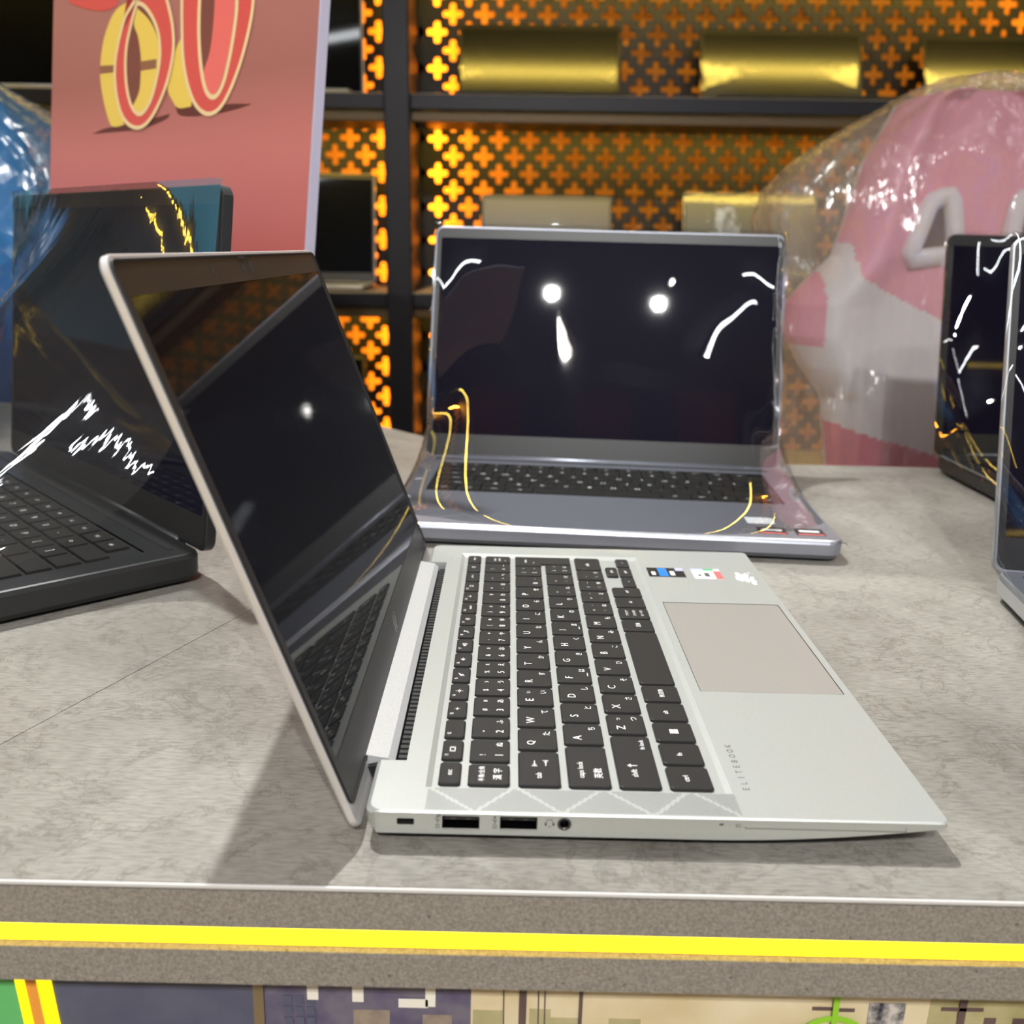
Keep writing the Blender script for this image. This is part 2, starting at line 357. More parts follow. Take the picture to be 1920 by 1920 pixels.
for k, (x, w_, m_) in enumerate(((-1.6, 1.1, 'glow_lilac'), (.1, 1.5, 'glow_violet'), (1.7, 1.2, 'glow_blue'))): glow_panel(x, RY0 + .06, 1.98 if k == 1 else 1.42, w_, .7, R(180), M[m_], ('lilac glow panel added for reflections on the wall behind the camera', 'violet blue glow panel added for reflections high on the wall behind the camera', 'wide blue glow panel added for reflections on the wall behind the camera')[k])
for k, (y, w_, m_) in enumerate(((-.6, .9, 'glow_blue'), (.6, .8, 'glow_lilac'))): glow_panel(RX1 - .06, y, .95, w_, .75, R(-90), M[m_], ('blue', 'lilac')[k] + ' glow panel added for reflections on the wall to the right of the table')
# ------------------------------------------------------------------ table
YF = -.0242
tb = thing('display_table', 'grey concrete-look display table with yellow LED strip along its front edge', 'table', (0, 0, 0))
TOP = [(-1.5, YF), (1.3, YF), (1.3, .655), (.05, .645), (-.11, .81), (-.19, .89), (-1.5, .89)]
def poly_slab(name, P, z0, z1, mat, parent): return G().prism(P, z0, z1, lambda a, b, h: (a, b, h)).mk(name, mat, parent)
inset = lambda d: [(-1.5 + d, YF + d), (1.3 - d, YF + d), (1.3 - d, .655 - d), (.05 - d, .645 - d), (-.11 - d * .4, .81 - d), (-.19 - d * .4, .89 - d), (-1.5 + d, .89 - d)]
JX = -.194; JB = .0735   # joint between the two top panels
poly_slab('top_panel', [(-1.5, YF + .0012), (JX - .00025, YF + .0012), (JB - .00025, .645), (.05, .645), (-.11, .81), (-.19, .89), (-1.5, .89)], TT - .0025, TT, 'concrete', tb)
poly_slab('top_panel', [(JX + .00025, YF + .0012), (1.3, YF + .0012), (1.3, .655), (JB + .00025, .645)], TT - .0025, TT, 'concrete', tb)
G().box(-1.5, 1.3, YF, YF + .0011, TT - .0016, TT - .0001, bev=.0003).mk('edge_band', 'edge', tb)
poly_slab('upper_apron', [(x, y + (.0006 if y == YF else 0)) for x, y in TOP], TT - .0168, TT - .0026, 'stone', tb)
poly_slab('led_channel', inset(.0035), TT - .0258, TT - .0169, 'led_orange', tb)
G().box(-1.49, 1.29, YF + .0008, YF + .0034, TT - .0233, TT - .0172).mk('led_strip', 'led_yellow', tb)
poly_slab('lower_apron', [(x, y + (.0006 if y == YF else 0)) for x, y in TOP], TT - .0395, TT - .0259, 'stone', tb)
poly_slab('cabinet', inset(.03), .08, TT - .0396, 'navy', tb)
poly_slab('plinth', inset(.08), 0, .079, 'black', tb)
YP = YF + .03
# printed front panel: flat artwork strips, thin layers on the cabinet face
def print_mat(name, c1, c2, sc_=60, rough=.5):
    m, nt, p = nodes(name); N = nt.nodes; L = nt.links; tc = N.new('ShaderNodeTexCoord')
    n = N.new('ShaderNodeTexNoise'); n.inputs['Scale'].default_value = sc_; n.inputs['Detail'].default_value = 5
    r = N.new('ShaderNodeValToRGB'); r.color_ramp.elements[0].position = .35; r.color_ramp.elements[1].position = .65
    r.color_ramp.elements[0].color = (*c1, 1); r.color_ramp.elements[1].color = (*c2, 1)
    L.new(tc.outputs['Object'], n.inputs['Vector']); L.new(n.outputs['Fac'], r.inputs[0]); L.new(r.outputs[0], p.inputs['Base Color'])
    p.inputs['Roughness'].default_value = rough; return m
M['mural_navy'] = print_mat('navy print', (.085, .088, .14), (.105, .11, .165))
M['mural_purple'] = print_mat('dusky purple print', (.10, .085, .16), (.17, .15, .2), 90)
M['mural_cream'] = print_mat('cream print', (.66, .54, .32), (.78, .68, .48), 30)
M['mural_olive'] = print_mat('olive print', (.38, .34, .16), (.5, .45, .25), 60)
M['mural_tan'] = print_mat('tan brick print', (.26, .2, .17), (.36, .29, .22), 200)
M['mural_brown'] = print_mat('brown ink', (.10, .06, .06), (.15, .1, .09))
M['mural_ink'] = print_mat('black and white ink', (.03, .03, .05), (.62, .58, .54), 220)
M['mural_white'] = pmat('white lettering', (.86, .83, .74), .5)
M['lime'] = pmat('lime green print', (.30, .62, .03), .5)
M['green'] = pmat('green print', (.13, .50, .16), .5)
M['gold_trim'] = pmat('brass trim', (.32, .24, .14), .35, .6)
PXA, PXB = -.1394, .000202
def zart(z): return .0400 if z == UP else .066 + (z - .0395) * 1.08
def px2x(px): return PXA + px * PXB    # position along the panel face
def art(name, px0, px1, z0, z1, mat, lift=0, skew=0):
    y = YP - .0008 - lift * .0003; d = .0003
    x0, x1 = px2x(px0), px2x(px1); zb, zt = TT - zart(z0), TT - zart(z1)
    V = [(x0 + skew, y, zb), (x1 + skew, y, zb), (x1, y, zt), (x0, y, zt)]
    V += [(v[0], v[1] + d, v[2]) for v in V]
    return mk(name, V, [(0, 1, 2, 3), (7, 6, 5, 4), (0, 4, 5, 1), (1, 5, 6, 2), (2, 6, 7, 3), (3, 7, 4, 0)], mat, tb)
LOW, UP = .16, .0397
art('green_stripe', -700, 26, LOW, UP, 'green', 1, .012)
M['led_side'] = emat('yellow side LED', (1, .72, .01), 1.6)
art('led_stripe', 24, 42, LOW, UP, 'led_side', 2, .012); art('trim_stripe', 41, 66, LOW, UP, 'led_orange', 1, .012); art('led_stripe', 64, 92, LOW, UP, 'led_side', 2, .012)
art('navy_print', 88, 474, LOW, UP, 'mural_navy', 0)
art('trim_bar', 474, 494, LOW, UP, 'gold_trim', 3)
art('mural_print', 494, 880, LOW, UP, 'mural_purple', 0)
art('mural_print', 880, 1740, LOW, UP, 'mural_cream', 0)
art('mural_print', 1740, 2600, LOW, UP, 'mural_olive', 0)
for a, b, z in ((660, 728, .0485), (790, 845, .0500), (700, 760, .055)): art('building_print', a, b, .09, z, 'mural_tan', 1)
art('yellow_print', 884, 940, .075, .0475, 'mural_olive', 1)
for a, b, z in ((990, 1030, .0465), (1030, 1085, .050), (1120, 1150, .0525), (1140, 1200, .0500), (1200, 1240, .0525)): art('skyline_print', a, b, .09, z, 'mural_olive', 1)
art('pole_print', 970, 984, .12, UP, 'mural_brown', 2); art('pole_print', 1082, 1089, .12, UP, 'mural_brown', 2)
for p0 in (938, 1003, 1015): art('wire_print', p0, p0 + 2.5, .12, UP, 'mural_brown', 2, .0015)
for k in range(3):
    for j in range(3): art('window_print', 530 + j * 21, 546 + j * 21, .0462 + k * .0045, .0428 + k * .0045, 'mural_navy', 2, .0004)
for (a, b, z0, z1) in ((575, 596, .0440, UP), (659, 680, .0445, UP), (745, 800, .0465, .0430), (795, 814, .0460, UP)): art('letter_fragment', a, b, z0, z1, 'mural_white', 3)
art('ink_print', 1420, 1760, .10, .0515, 'mural_ink', 1); art('ink_print', 1626, 1694, .0535, .0408, 'mural_ink', 2)
art('wire_print', 1520, 1570, .0446, .0432, 'mural_brown', 1); art('wire_print', 1570, 1600, .0450, .0436, 'mural_brown', 1)
g = G(); cxm, czm, ro, ri = px2x(1562), TT - .0880, .0152, .0128
aa = [2 * math.pi * i / 40 for i in range(40)]
V = [(cxm + r * math.cos(q), YP - .0024, czm + r * math.sin(q)) for r in (ro, ri) for q in aa]; V += [(v[0], v[1] + .0003, v[2]) for v in V]
F = [(i, (i + 1) % 40, 40 + (i + 1) % 40, 40 + i) for i in range(40)]; F += [tuple(80 + k for k in reversed(f_)) for f_ in F] + [(i, 80 + i, 80 + (i + 1) % 40, (i + 1) % 40) for i in range(40)]
mk('crosshair_ring', V, F, 'lime', tb)
art('crosshair_bar', 1556, 1567, .09, UP, 'lime', 6)
art('brick_print', 1740, 2300, .12, .0465, 'mural_olive', 1)
art('pole_print', 1794, 1808, .10, UP, 'mural_brown', 3); art('pole_print', 1762, 1840, .0432, .0418, 'mural_brown', 3)
for p0 in (1846, 1900): art('window_print', p0, p0 + 22, .058, .0462, 'mural_brown', 2)

# ------------------------------------------------------------------ hero laptop
ZD = .0135      # deck height above the table
hero = thing('laptop', 'open silver laptop with black Japanese keyboard, unwrapped, at the table front', 'laptop', (0, 0, TT))
mm = .001
W_, D_ = 307.6, 205.8
def zlow(x): # lower side line of the base
    if x < 120: return -8.9
    t = (x - 120) / 85.0
    return -8.9 + 6.6 * t ** 1.9
def base_ring(ins, x_extra=0):
    return rrect(0 + ins + x_extra, D_ - ins, ins, W_ - ins, (5, 3.0, 3.0, 5), 5)
def hz(p, z): return (p[0] * mm, p[1] * mm, ZD + z * mm)
ring0 = base_ring(.45, 1.2); ring1 = base_ring(0, .1); ring2 = base_ring(.15, .3); ring3 = base_ring(4.0)
# insert notch into ring0/1 on the hinge side (between the x0y1 and x0y0 corners)
NY0, NY1, NX = 34.0, 272.5, 11.3
notch = [(None, NY1), (NX, NY1), (NX, NY0), (None, NY0)]
def with_notch(r): return r + [(r[-1][0] if p[0] is None else p[0], p[1]) for p in notch]
V = []; F = []
loops = [[hz(p, 0) for p in with_notch(ring0)],
         [hz(p, 0) for p in [(20.0, 15.8), (132.4, 15.8), (132.4, 291.5), (20.0, 291.5)]],
         [hz(p, 0) for p in rrect(136.6, 201.9, 99.6, 211.9, .8, 2)]]
tv, tf = fill_loops(loops); base = G().add(tv, orient(tv, tf, (0, 0, 1)))
n0 = with_notch(ring0); n1 = with_notch(ring1); n2 = with_notch(ring2); n3 = ring3 + [(4.0, NY1), (4.0, NY1), (4.0, NY0), (4.0, NY0)]
for k in range(1, 3): n3[-k - 1] = (NX, n3[-k - 1][1])
cnt = len(n0)
def z2(p): return zlow(p[0])
rings = [[hz(p, 0) for p in n0], [hz(p, -.6 if p[0] > 3 else -1.6) for p in n1], [hz(p, z2(p) if p[0] > 3 else -6.5) for p in n2],
         [hz(p, max(z2(p) - 2.6, -11.5) if p[0] < 190 else z2(p) - .9) for p in n3]]
near = None
for k in range(3):
    for i in range(cnt):
        j = (i + 1) % cnt
        a, b = n1[i], n1[j]
        if k == 1 and a[1] < .01 and b[1] < .01 and abs(a[0] - b[0]) > 50: near = (rings[1][i], rings[1][j], rings[2][i], rings[2][j]); continue
        base.add([rings[k][i], rings[k][j], rings[k + 1][j], rings[k + 1][i]], [(0, 3, 2, 1)] if False else [(3, 2, 1, 0)])
bv, bf = fill_loops([rings[3]]); base.add(bv, orient(bv, bf, (0, 0, -1)))
# near side panel with port openings
xs = [near[2][0] / mm + (near[3][0] - near[2][0]) / mm * i / 24 for i in range(25)]
outer = [near[0], near[1]] + [hz((x, .15), zlow(x)) for x in reversed(xs)]
PORTS = [('usb', 27.2, 40.3, -6.9, -1.5), ('usb', 47.5, 60.6, -6.7, -1.3), ('lock', 11.4, 17.4, -5.3, -2.9)]
holes = []
for kind, x0, x1, z0, z1 in PORTS: holes.append([(x * mm, .00005, ZD + z * mm) for x, z in rrect(x0, x1, z0, z1, .35, 2)])
jc = (70.1, -3.8); holes.append([((jc[0] + 1.75 * math.cos(q)) * mm, .00005, ZD + (jc[1] + 1.75 * math.sin(q)) * mm) for q in [2 * math.pi * i / 20 for i in range(20)]])
tv, tf = fill_loops([outer] + holes); base.add(tv, orient(tv, tf, (0, -1, 0)))
# keyboard recess: sloped walls + floor
O4 = [(20.0, 15.8), (132.4, 15.8), (132.4, 291.5), (20.0, 291.5)]; I4 = [(22.2, 16.6), (130.3, 16.6), (130.3, 286.6), (22.2, 286.6)]
zr = -1.1
base.add([hz(p, 0) for p in O4] + [hz(p, zr) for p in I4], [(i, (i + 1) % 4, 4 + (i + 1) % 4, 4 + i) for i in range(4)] + [(4, 5, 6, 7)])
base.mk('base', 'alu', hero)
# port interiors
for kind, x0, x1, z0, z1 in PORTS:
    g = G(); P = rrect(x0, x1, z0, z1, .35, 2); n = len(P)
    g.add([(x * mm, .0000, ZD + z * mm) for x, z in P] + [(x * mm, .007, ZD + z * mm) for x, z in P], [(i, n + i, n + (i + 1) % n, (i + 1) % n) for i in range(n)] + [tuple(range(n, 2 * n))])
    po = g.mk('usb_port' if kind == 'usb' else 'lock_slot', 'portsteel' if kind == 'usb' else 'hole', hero)
    if kind == 'usb':
        G().box((x0 + .6) * mm, (x1 - .6) * mm, .0012, .0069, ZD + (z1 - 2.2) * mm, ZD + (z1 - .35) * mm).mk('contact_tongue', 'black', po)
        G().box((x0 + .2) * mm, (x1 - .2) * mm, -.0001, .0002, ZD + (z0 + .15) * mm, ZD + (z0 + .6) * mm).mk('lip', 'chrome', po)
        for c in (.3, .7): G().box((x0 + (x1 - x0) * c - .9) * mm, (x0 + (x1 - x0) * c + .9) * mm, .0011, .0015, ZD + (z1 - 2.0) * mm, ZD + (z1 - 1.5) * mm).mk('contact', 'portsteel', po)
g = G(); q24 = [2 * math.pi * i / 24 for i in range(24)]
V = [((jc[0] + r * math.cos(q)) * mm, y, ZD + (jc[1] + r * math.sin(q)) * mm) for r, y in ((2.5, -.00008), (1.7, -.0002), (1.5, .0004), (1.5, .007)) for q in q24]
F = [(k * 24 + i, (k + 1) * 24 + i, (k + 1) * 24 + (i + 1) % 24, k * 24 + (i + 1) % 24) for k in range(3) for i in range(24)]
jo = mk('audio_jack', V, F, 'portsteel', hero, True)
mk('jack_hole', [((jc[0] + 1.5 * math.cos(q)) * mm, .003, ZD + (jc[1] + 1.5 * math.sin(q)) * mm) for q in q24], [tuple(range(24))], 'hole', jo)
# side markings
def side(u, v): return (u * mm, -.00004, ZD + v * mm)
g = G()
def rot_side(cx, cz): return lambda u, v: side(cx - v, cz + u)
add_text(g, 'SS', 0, 0, 1, rot_side(25.6, -5.6), hfix=1.5); add_text(g, 'SS', 0, 0, 1, rot_side(45.7, -5.4), hfix=1.5)
for cx in (25.6, 45.7):
    g.add([side(cx - .12, -4.4), side(cx + .12, -4.4), side(cx + .12, -1.6), side(cx - .12, -1.6)], [(0, 1, 2, 3)])
    g.add([side(cx - .5, -1.9), side(cx + .5, -1.9), side(cx, -1.0)], [(0, 1, 2)])
    g.add([side(cx, -3.9), side(cx + .8, -3.2), side(cx + .8, -2.6), side(cx + .6, -2.6), side(cx + .6, -3.1), side(cx, -3.6)], [(0, 1, 2, 3, 4, 5)])
    g.add([side(cx, -3.4), side(cx - .8, -2.8), side(cx - .8, -2.3), side(cx - .6, -2.3), side(cx - .6, -2.7), side(cx, -3.1)], [(0, 1, 2, 3, 4, 5)])
g.add([side(26.3, -.9), side(26.7, -.9), side(26.5, -1.5), side(26.9, -1.5), side(26.1, -2.2), side(26.3, -1.6), side(26.0, -1.6)], [(0, 1, 2, 3, 4, 5, 6)])
hp_ = [((64.9 + 1.3 * math.cos(R(a))), (-3.4 + 1.4 * math.sin(R(a)))) for a in range(-20, 201, 20)]; hq = [((64.9 + 1.1 * math.cos(R(a))), (-3.4 + 1.2 * math.sin(R(a)))) for a in range(-20, 201, 20)]
nn = len(hp_); g.add([side(*p) for p in hp_ + hq], [(i, i + 1, nn + i + 1, nn + i) for i in range(nn - 1)])
for sx in (-1.35, 1.35): g.add([side(64.9 + sx - .35, -4.6), side(64.9 + sx + .35, -4.6), side(64.9 + sx + .35, -3.4), side(64.9 + sx - .35, -3.4)], [(0, 1, 2, 3)])
g.add([side(64.4, -5.1), side(65.5, -5.1), side(65.5, -4.85), side(64.4, -4.85)], [(0, 1, 2, 3)])
add_text(g, 'SC', 131.2, -2.75, 1, side, hfix=1.35)
g.add([side(125.2 + .7 * math.cos(q) * 1.2, -2.5 + .4 * math.sin(q)) for q in q24], [tuple(range(24))])
g.mk('port_markings', 'print', hero)
g = G()
for u0, u1, v0, v1 in ((133.7, 190.4, -3.95, -3.75), (133.6, 133.8, -3.95, -3.2), (190.2, 190.4, -3.95, -2.2)): g.add([side(u0, v0), side(u1, v0), side(u1, v1), side(u0, v1)], [(0, 1, 2, 3)])
g.mk('smart_card_slot', 'print', hero)
# vent in the notch
g = G(); g.box(3 * mm, NX * mm, NY0 * mm, NY1 * mm, ZD - .011, ZD - .006); g.mk('vent_floor', 'black', hero)
g = G()
for i in range(60):
    y = 38 + i * 3.9; g.box(7.2 * mm, 10.8 * mm, y * mm, (y + 2.2) * mm, ZD - .006, ZD - .0035)
o = g.mk('vent_fins', 'vent', hero); o['kind'] = 'stuff'
for y in (NY0 + .02, NY1 - .02): pass
# feet
for x in (14, 178):
    for y in (40, 268): G().add(*rbox((x - 6) * mm, (x + 6) * mm, (y - 16) * mm, (y + 16) * mm, .00005, (2.2 if x < 100 else 6.4) * mm, .0004)).mk('rubber_foot', 'black', hero)
# speaker grille: punched dots between the zigzag bands
zig = [(20, 17), (38.5, .4), (53, 17), (69.2, .4), (85, 17), (101.6, .4), (116.8, 17), (133.5, .4)]
def dist_zig(x, y):
    best = 9
    for (x0, y0), (x1, y1) in zip(zig, zig[1:]):
        dx, dy = x1 - x0, y1 - y0; t = max(0, min(1, ((x - x0) * dx + (y - y0) * dy) / (dx * dx + dy * dy)))
        best = min(best, math.hypot(x - x0 - t * dx, y - y0 - t * dy))
    return best
g = G(); p = .86; j = 0; yy = 1.6
while yy < 15.4:
    xx = 21.3 + (j % 2) * p / 2
    while xx < 132.8:
        if dist_zig(xx, yy) > .75: g.add([((xx + .27 * math.cos(R(60 * k))) * mm, (yy + .27 * math.sin(R(60 * k))) * mm, ZD + .00003) for k in range(6)], [(0, 1, 2, 3, 4, 5)])
        xx += p
    yy += p * .866; j += 1
o = g.mk('speaker_grille', 'print', hero); o['kind'] = 'stuff'
# touchpad
G().prism(rrect(136.95, 201.55, 99.95, 211.55, .6, 2), ZD - .0012, ZD - .00012, lambda a, b, h: (a * mm, b * mm, h)).mk('touchpad', 'pad', hero)
G().box(136.3 * mm, 202.1 * mm, 99.3 * mm, 212.2 * mm, ZD - .0020, ZD - .0013).mk('touchpad_well', 'hole', hero)
# keys
def deck(u, v): return None
KEYS = {}
def key_mesh(w_, d_, z0, z1, bev=.4, cut=1.0):
    """w_ along y, d_ along x (mm); origin at near/hinge corner"""
    k = (round(w_, 2), round(d_, 2), z0, z1)
    if k in KEYS: return KEYS[k]
    def oct_(i, c): return [(i + c, i), (d_ - i - c, i), (d_ - i, i + c), (d_ - i, w_ - i - c), (d_ - i - c, w_ - i), (i + c, w_ - i), (i, w_ - i - c), (i, i + c)]
    V = [(x * mm, y * mm, z * mm) for x, y, z in [(*p, z0) for p in oct_(0, cut)] + [(*p, z1 - bev * .7) for p in oct_(.12, cut)] + [(*p, z1) for p in oct_(.12 + bev, cut * .9)]]
    F = [(r * 8 + i, r * 8 + (i + 1) % 8, (r + 1) * 8 + (i + 1) % 8, (r + 1) * 8 + i) for r in range(2) for i in range(8)] + [tuple(range(16, 24))]
    me = bpy.data.meshes.new('key'); me.from_pydata(V, [], F); me.materials.append(M['key']); KEYS[k] = me; return me
KZ0, KZ1 = -1.05, .35
GAP = 2.25
def hero_key(x0, x1, y0, y1, marks, name='key'):
    ko = inst(name, key_mesh(y1 - y0, x1 - x0, KZ0, KZ1), hero, (x0 * mm, y0 * mm, ZD))
    if marks:
        g = G(); w_ = y1 - y0; d_ = x1 - x0
        for m_ in marks:
            if callable(m_): m_(g, w_, d_); continue
            s, u, v, h = m_[:4]; fx = m_[4] if len(m_) > 4 else None
            fn = lambda a, b: ((d_ - b) * mm, a * mm, (KZ1 + .02) * mm)      # a across (far), b up (towards hinge)
            if fx == 'size': add_text(g, s, u * w_, v * d_, h, fn)
            else: add_text(g, s, u * w_, v * d_, 1, fn, hfix=h)
        if g.V: g.mk('legend', 'legend', ko)
    return ko
def L1(a, kana, small=None):
    r = [(a, .30, .66, 3.5)]
    if kana: r.append((kana, .76, .27, 3.6, 'size'))
    if small: r.append((small, .74, .68, 2.7, 'size'))
    return r
def L2(sh, dg, kana, small=None):
    r = [(dg, .27, .27, 3.1)]
    if sh: r.append((sh, .27, .68, 3.4, 'size'))
    if kana: r.append((kana, .77, .27, 3.4, 'size'))
    if small: r.append((small, .76, .68, 2.6, 'size'))
    return r
def rects(*rs):   # rects in key fractions-mm centred: (u0,u1,v0,v1) mm from key centre
    def fn(g, w_, d_):
        for u0, u1, v0, v1 in rs:
            P = [(u0, v0), (u1, v0), (u1, v1), (u0, v1)]
            g.add([((d_ / 2 - b) * mm, (w_ / 2 + a) * mm, (KZ1 + .02) * mm) for a, b in P], [(0, 1, 2, 3)])
    return fn
def polys(*ps):
    def fn(g, w_, d_):
        for P in ps: g.add([((d_ / 2 - b) * mm, (w_ / 2 + a) * mm, (KZ1 + .02) * mm) for a, b in P], [tuple(range(len(P)))])
    return fn
def ringm(r0, r1, n=16, cu=0, cv=0, a0=0, a1=360):
    def fn(g, w_, d_):
        A = [R(a0 + (a1 - a0) * i / n) for i in range(n + 1)]
        P = [(cu + r * math.cos(q), cv + r * math.sin(q)) for r in (r0, r1) for q in A]
        g.add([((d_ / 2 - b) * mm, (w_ / 2 + a) * mm, (KZ1 + .02) * mm) for a, b in P], [(i, i + 1, n + 2 + i, n + 1 + i) for i in range(n)])
    return fn
spk = polys([(-1.6, -.5), (-.8, -.5), (.1, -1.3), (.1, 1.3), (-.8, .5), (-1.6, .5)])
sun = lambda k: [ringm(.35 * k, .7 * k)] + [rects((-.1, .1, .95 * k, 1.5 * k)), rects((-.1, .1, -1.5 * k, -.95 * k)), rects((.95 * k, 1.5 * k, -.1, .1)), rects((-1.5 * k, -.95 * k, -.1, .1))]
FROW = [[('esc', .5, .5, 3.0, 'size')],
        [rects((-1.2, 1.2, -1.1, -.8), (-1.2, 1.2, .8, 1.1), (-1.2, -.9, -.8, .8), (.9, 1.2, -.8, .8), (-1.9, -1.6, -1.1, 1.1), (1.6, 1.9, -1.1, 1.1))],
        [], sun(.8), sun(1.15), [spk, polys([(-1.8, -1.3), (-1.5, -1.5), (1.4, 1.3), (1.1, 1.5)])], [spk, rects((.6, 1.6, -.12, .12))], [spk, ringm(1.0, 1.25, 8, 0, 0, -50, 50), ringm(1.6, 1.85, 8, 0, 0, -50, 50)],
        [polys([(-.4, -.2), (.4, -.2), (.4, 1.4), (-.4, 1.4)]), ringm(.8, 1.0, 8, 0, 0, 180, 360), polys([(-1.6, -1.3), (-1.3, -1.5), (1.4, 1.2), (1.1, 1.4)])],
        [ringm(1.0, 1.25), rects((-.5, .5, -.12, .12), (-.12, .12, -.5, .5))], [('insert', .5, .42, 2.2, 'size')],
        [ringm(.4, .6), rects((-1.6, -.7, -.12, .12), (.7, 1.6, -.12, .12), (-.12, .12, .7, 1.5))], [ringm(.9, 1.2)], [('prt sc', .5, .5, 2.0, 'size')], [ringm(.8, 1.1, 12, 0, 0, 120, 420), rects((-.12, .12, .2, 1.4))], [('delete', .5, .5, 2.0, 'size')]]
fy = [18.0, 35.5, 52.4] + [69.4 + 16.97 * i for i in range(13)]
for i in range(16):
    y0 = fy[i]; y1 = (fy[i + 1] - GAP if i < 15 else 286.0)
    mk_ = list(FROW[i])
    if 1 <= i <= 12: mk_.append(('f%d' % i, .2, .76, 2.1, 'size'))
    hero_key(24.3, 32.6, y0, y1, mk_)
XN, XQ, XA, XZ, XB = (35.2, 50.9), (54.0, 69.9), (72.6, 88.6), (91.4, 107.2), (110.2, 126.4)
ny = [18.0, 34.4, 53.2, 72.0, 90.8, 109.6, 128.3, 147.1, 165.9, 184.8, 203.6, 222.4, 239.4, 256.4, 273.5, 288.0]
NL = [[('半角/全角', .5, .68, 2.5, 'size'), ('漢 字', .5, .30, 3.6, 'size')], L2('!', '1', 'ぬ'), L2('"', '2', 'ふ'), L2('#', '3', 'あ', 'ぁ'), L2('$', '4', 'う', 'ぅ'), L2('%', '5', 'え', 'ぇ'), L2('&', '6', 'お', 'ぉ'), L2("'", '7', 'や', 'ゃ'), L2('(', '8', 'ゆ', 'ゅ'), L2(')', '9', 'よ', 'ょ'), L2('', '0', 'わ', 'を'), [('=', .3, .68, 3, 'size'), ('-', .3, .27, 3, 'size'), ('ほ', .75, .27, 3.2, 'size')], [('~', .3, .68, 3, 'size'), ('^', .3, .27, 3, 'size'), ('へ', .75, .27, 3.2, 'size')], [('|', .3, .68, 3, 'size'), ('¥', .3, .27, 3, 'size'), ('ー', .75, .27, 3.0, 'size')], [('back', .45, .62, 2.4, 'size'), ('space', .45, .42, 2.4, 'size'), ('◂', .3, .2, 3, 'size')]]
for i in range(15): hero_key(*XN, ny[i], ny[i + 1] - GAP, NL[i])
qy = [44.3 + 18.78 * i for i in range(13)]; qy[12] = 269.3
tabm = [('tab', .28, .52, 3.2, 'size'), rects((1.6, 5.2, 1.5, 1.85), (1.2, 1.55, .6, 2.8)), polys([(1.7, 1.68), (2.7, .8), (2.7, 2.5)]), rects((1.6, 5.2, -2.8, -2.45), (5.25, 5.6, -3.7, -1.5)), polys([(5.1, -2.62), (4.1, -1.8), (4.1, -3.5)])]
hero_key(*XQ, 18.0, 42.3, tabm)
for i, (a, k, s) in enumerate((('Q', 'た', None), ('W', 'て', None), ('E', 'い', 'ぃ'), ('R', 'す', None), ('T', 'か', None), ('Y', 'ん', None), ('U', 'な', None), ('I', 'に', None), ('O', 'ら', None), ('P', 'せ', None))): hero_key(*XQ, qy[i], qy[i + 1] - GAP, L1(a, k, s))
hero_key(*XQ, qy[10], qy[11] - GAP, [('`', .3, .66, 3.2, 'size'), ('@', .3, .27, 3, 'size'), ('゛', .75, .27, 3.2, 'size')])
hero_key(*XQ, qy[11], 267.3, [('{', .3, .68, 3, 'size'), ('[', .3, .27, 3, 'size'), ('「', .75, .68, 2.6, 'size'), ('゜', .75, .27, 3, 'size')])
# stepped enter key
def enter_key():
    P = [(54.0, 269.3), (70.0, 269.3), (70.0, 273.2), (88.6, 273.2), (88.6, 286), (54.0, 286)]
    def off(P, d):
        return [(54 + d, 269.3 + d), (70 - 0 * d - (-d if False else 0), 269.3 + d), (70, 273.2 + d), (88.6 - d, 273.2 + d), (88.6 - d, 286 - d), (54 + d, 286 - d)]
    A = P; B = off(P, .12); C = off(P, .5)
    V = [(*p, KZ0) for p in A] + [(*p, KZ1 - .28) for p in B] + [(*p, KZ1) for p in C]; V = [(x * mm, y * mm, ZD + z * mm) for x, y, z in V]
    F = [(r * 6 + i, r * 6 + (i + 1) % 6, (r + 1) * 6 + (i + 1) % 6, (r + 1) * 6 + i) for r in range(2) for i in range(6)] + [(12, 13, 14, 17), (14, 15, 16, 17)]
    ko = mk('key', V, F, 'key', hero)
    g = G(); fn = lambda a, b: ((70 - b) * mm, (269.3 + a) * mm, ZD + (KZ1 + .02) * mm)
    add_text(g, 'enter', 8, 9.5, 2.6, fn); add_text(g, '◂', 5, 4.5, 3, fn); g.mk('legend', 'legend', ko)
enter_key()
ay = [49.2 + 18.74 * i for i in range(11)] + [255.8]
hero_key(*XA, 18.0, 47.2, [('caps lock', .40, .66, 3.1, 'size'), ('英数', .32, .28, 3.6, 'size')])
for i, (a, k) in enumerate((('A', 'ち'), ('S', 'と'), ('D', 'し'), ('F', 'は'), ('G', 'き'), ('H', 'く'), ('J', 'ま'), ('K', 'の'), ('L', 'り'))):
    m_ = L1(a, k)
    if a in 'FJ': m_.append(rects((-1.6, 1.6, -6.4, -6.0)))
    hero_key(*XA, ay[i], ay[i + 1] - GAP, m_)
hero_key(*XA, ay[9], ay[10] - GAP, [('+', .3, .66, 3, 'size'), (';', .3, .27, 3, 'size'), ('れ', .75, .27, 3.2, 'size')])
hero_key(*XA, ay[10], ay[11] - GAP, [('*', .3, .66, 3, 'size'), (':', .3, .27, 3, 'size'), ('け', .75, .27, 3.2, 'size')])
hero_key(*XA, ay[11], 271.2, [('}', .3, .68, 3, 'size'), (']', .3, .27, 3, 'size'), ('」', .75, .68, 2.6, 'size'), ('む', .75, .27, 3, 'size')])
zy = [58.5 + 19.0 * i for i in range(9)] + [227.9, 246.2]
for i in range(9): zy[i] = 58.5 + 18.9 * i
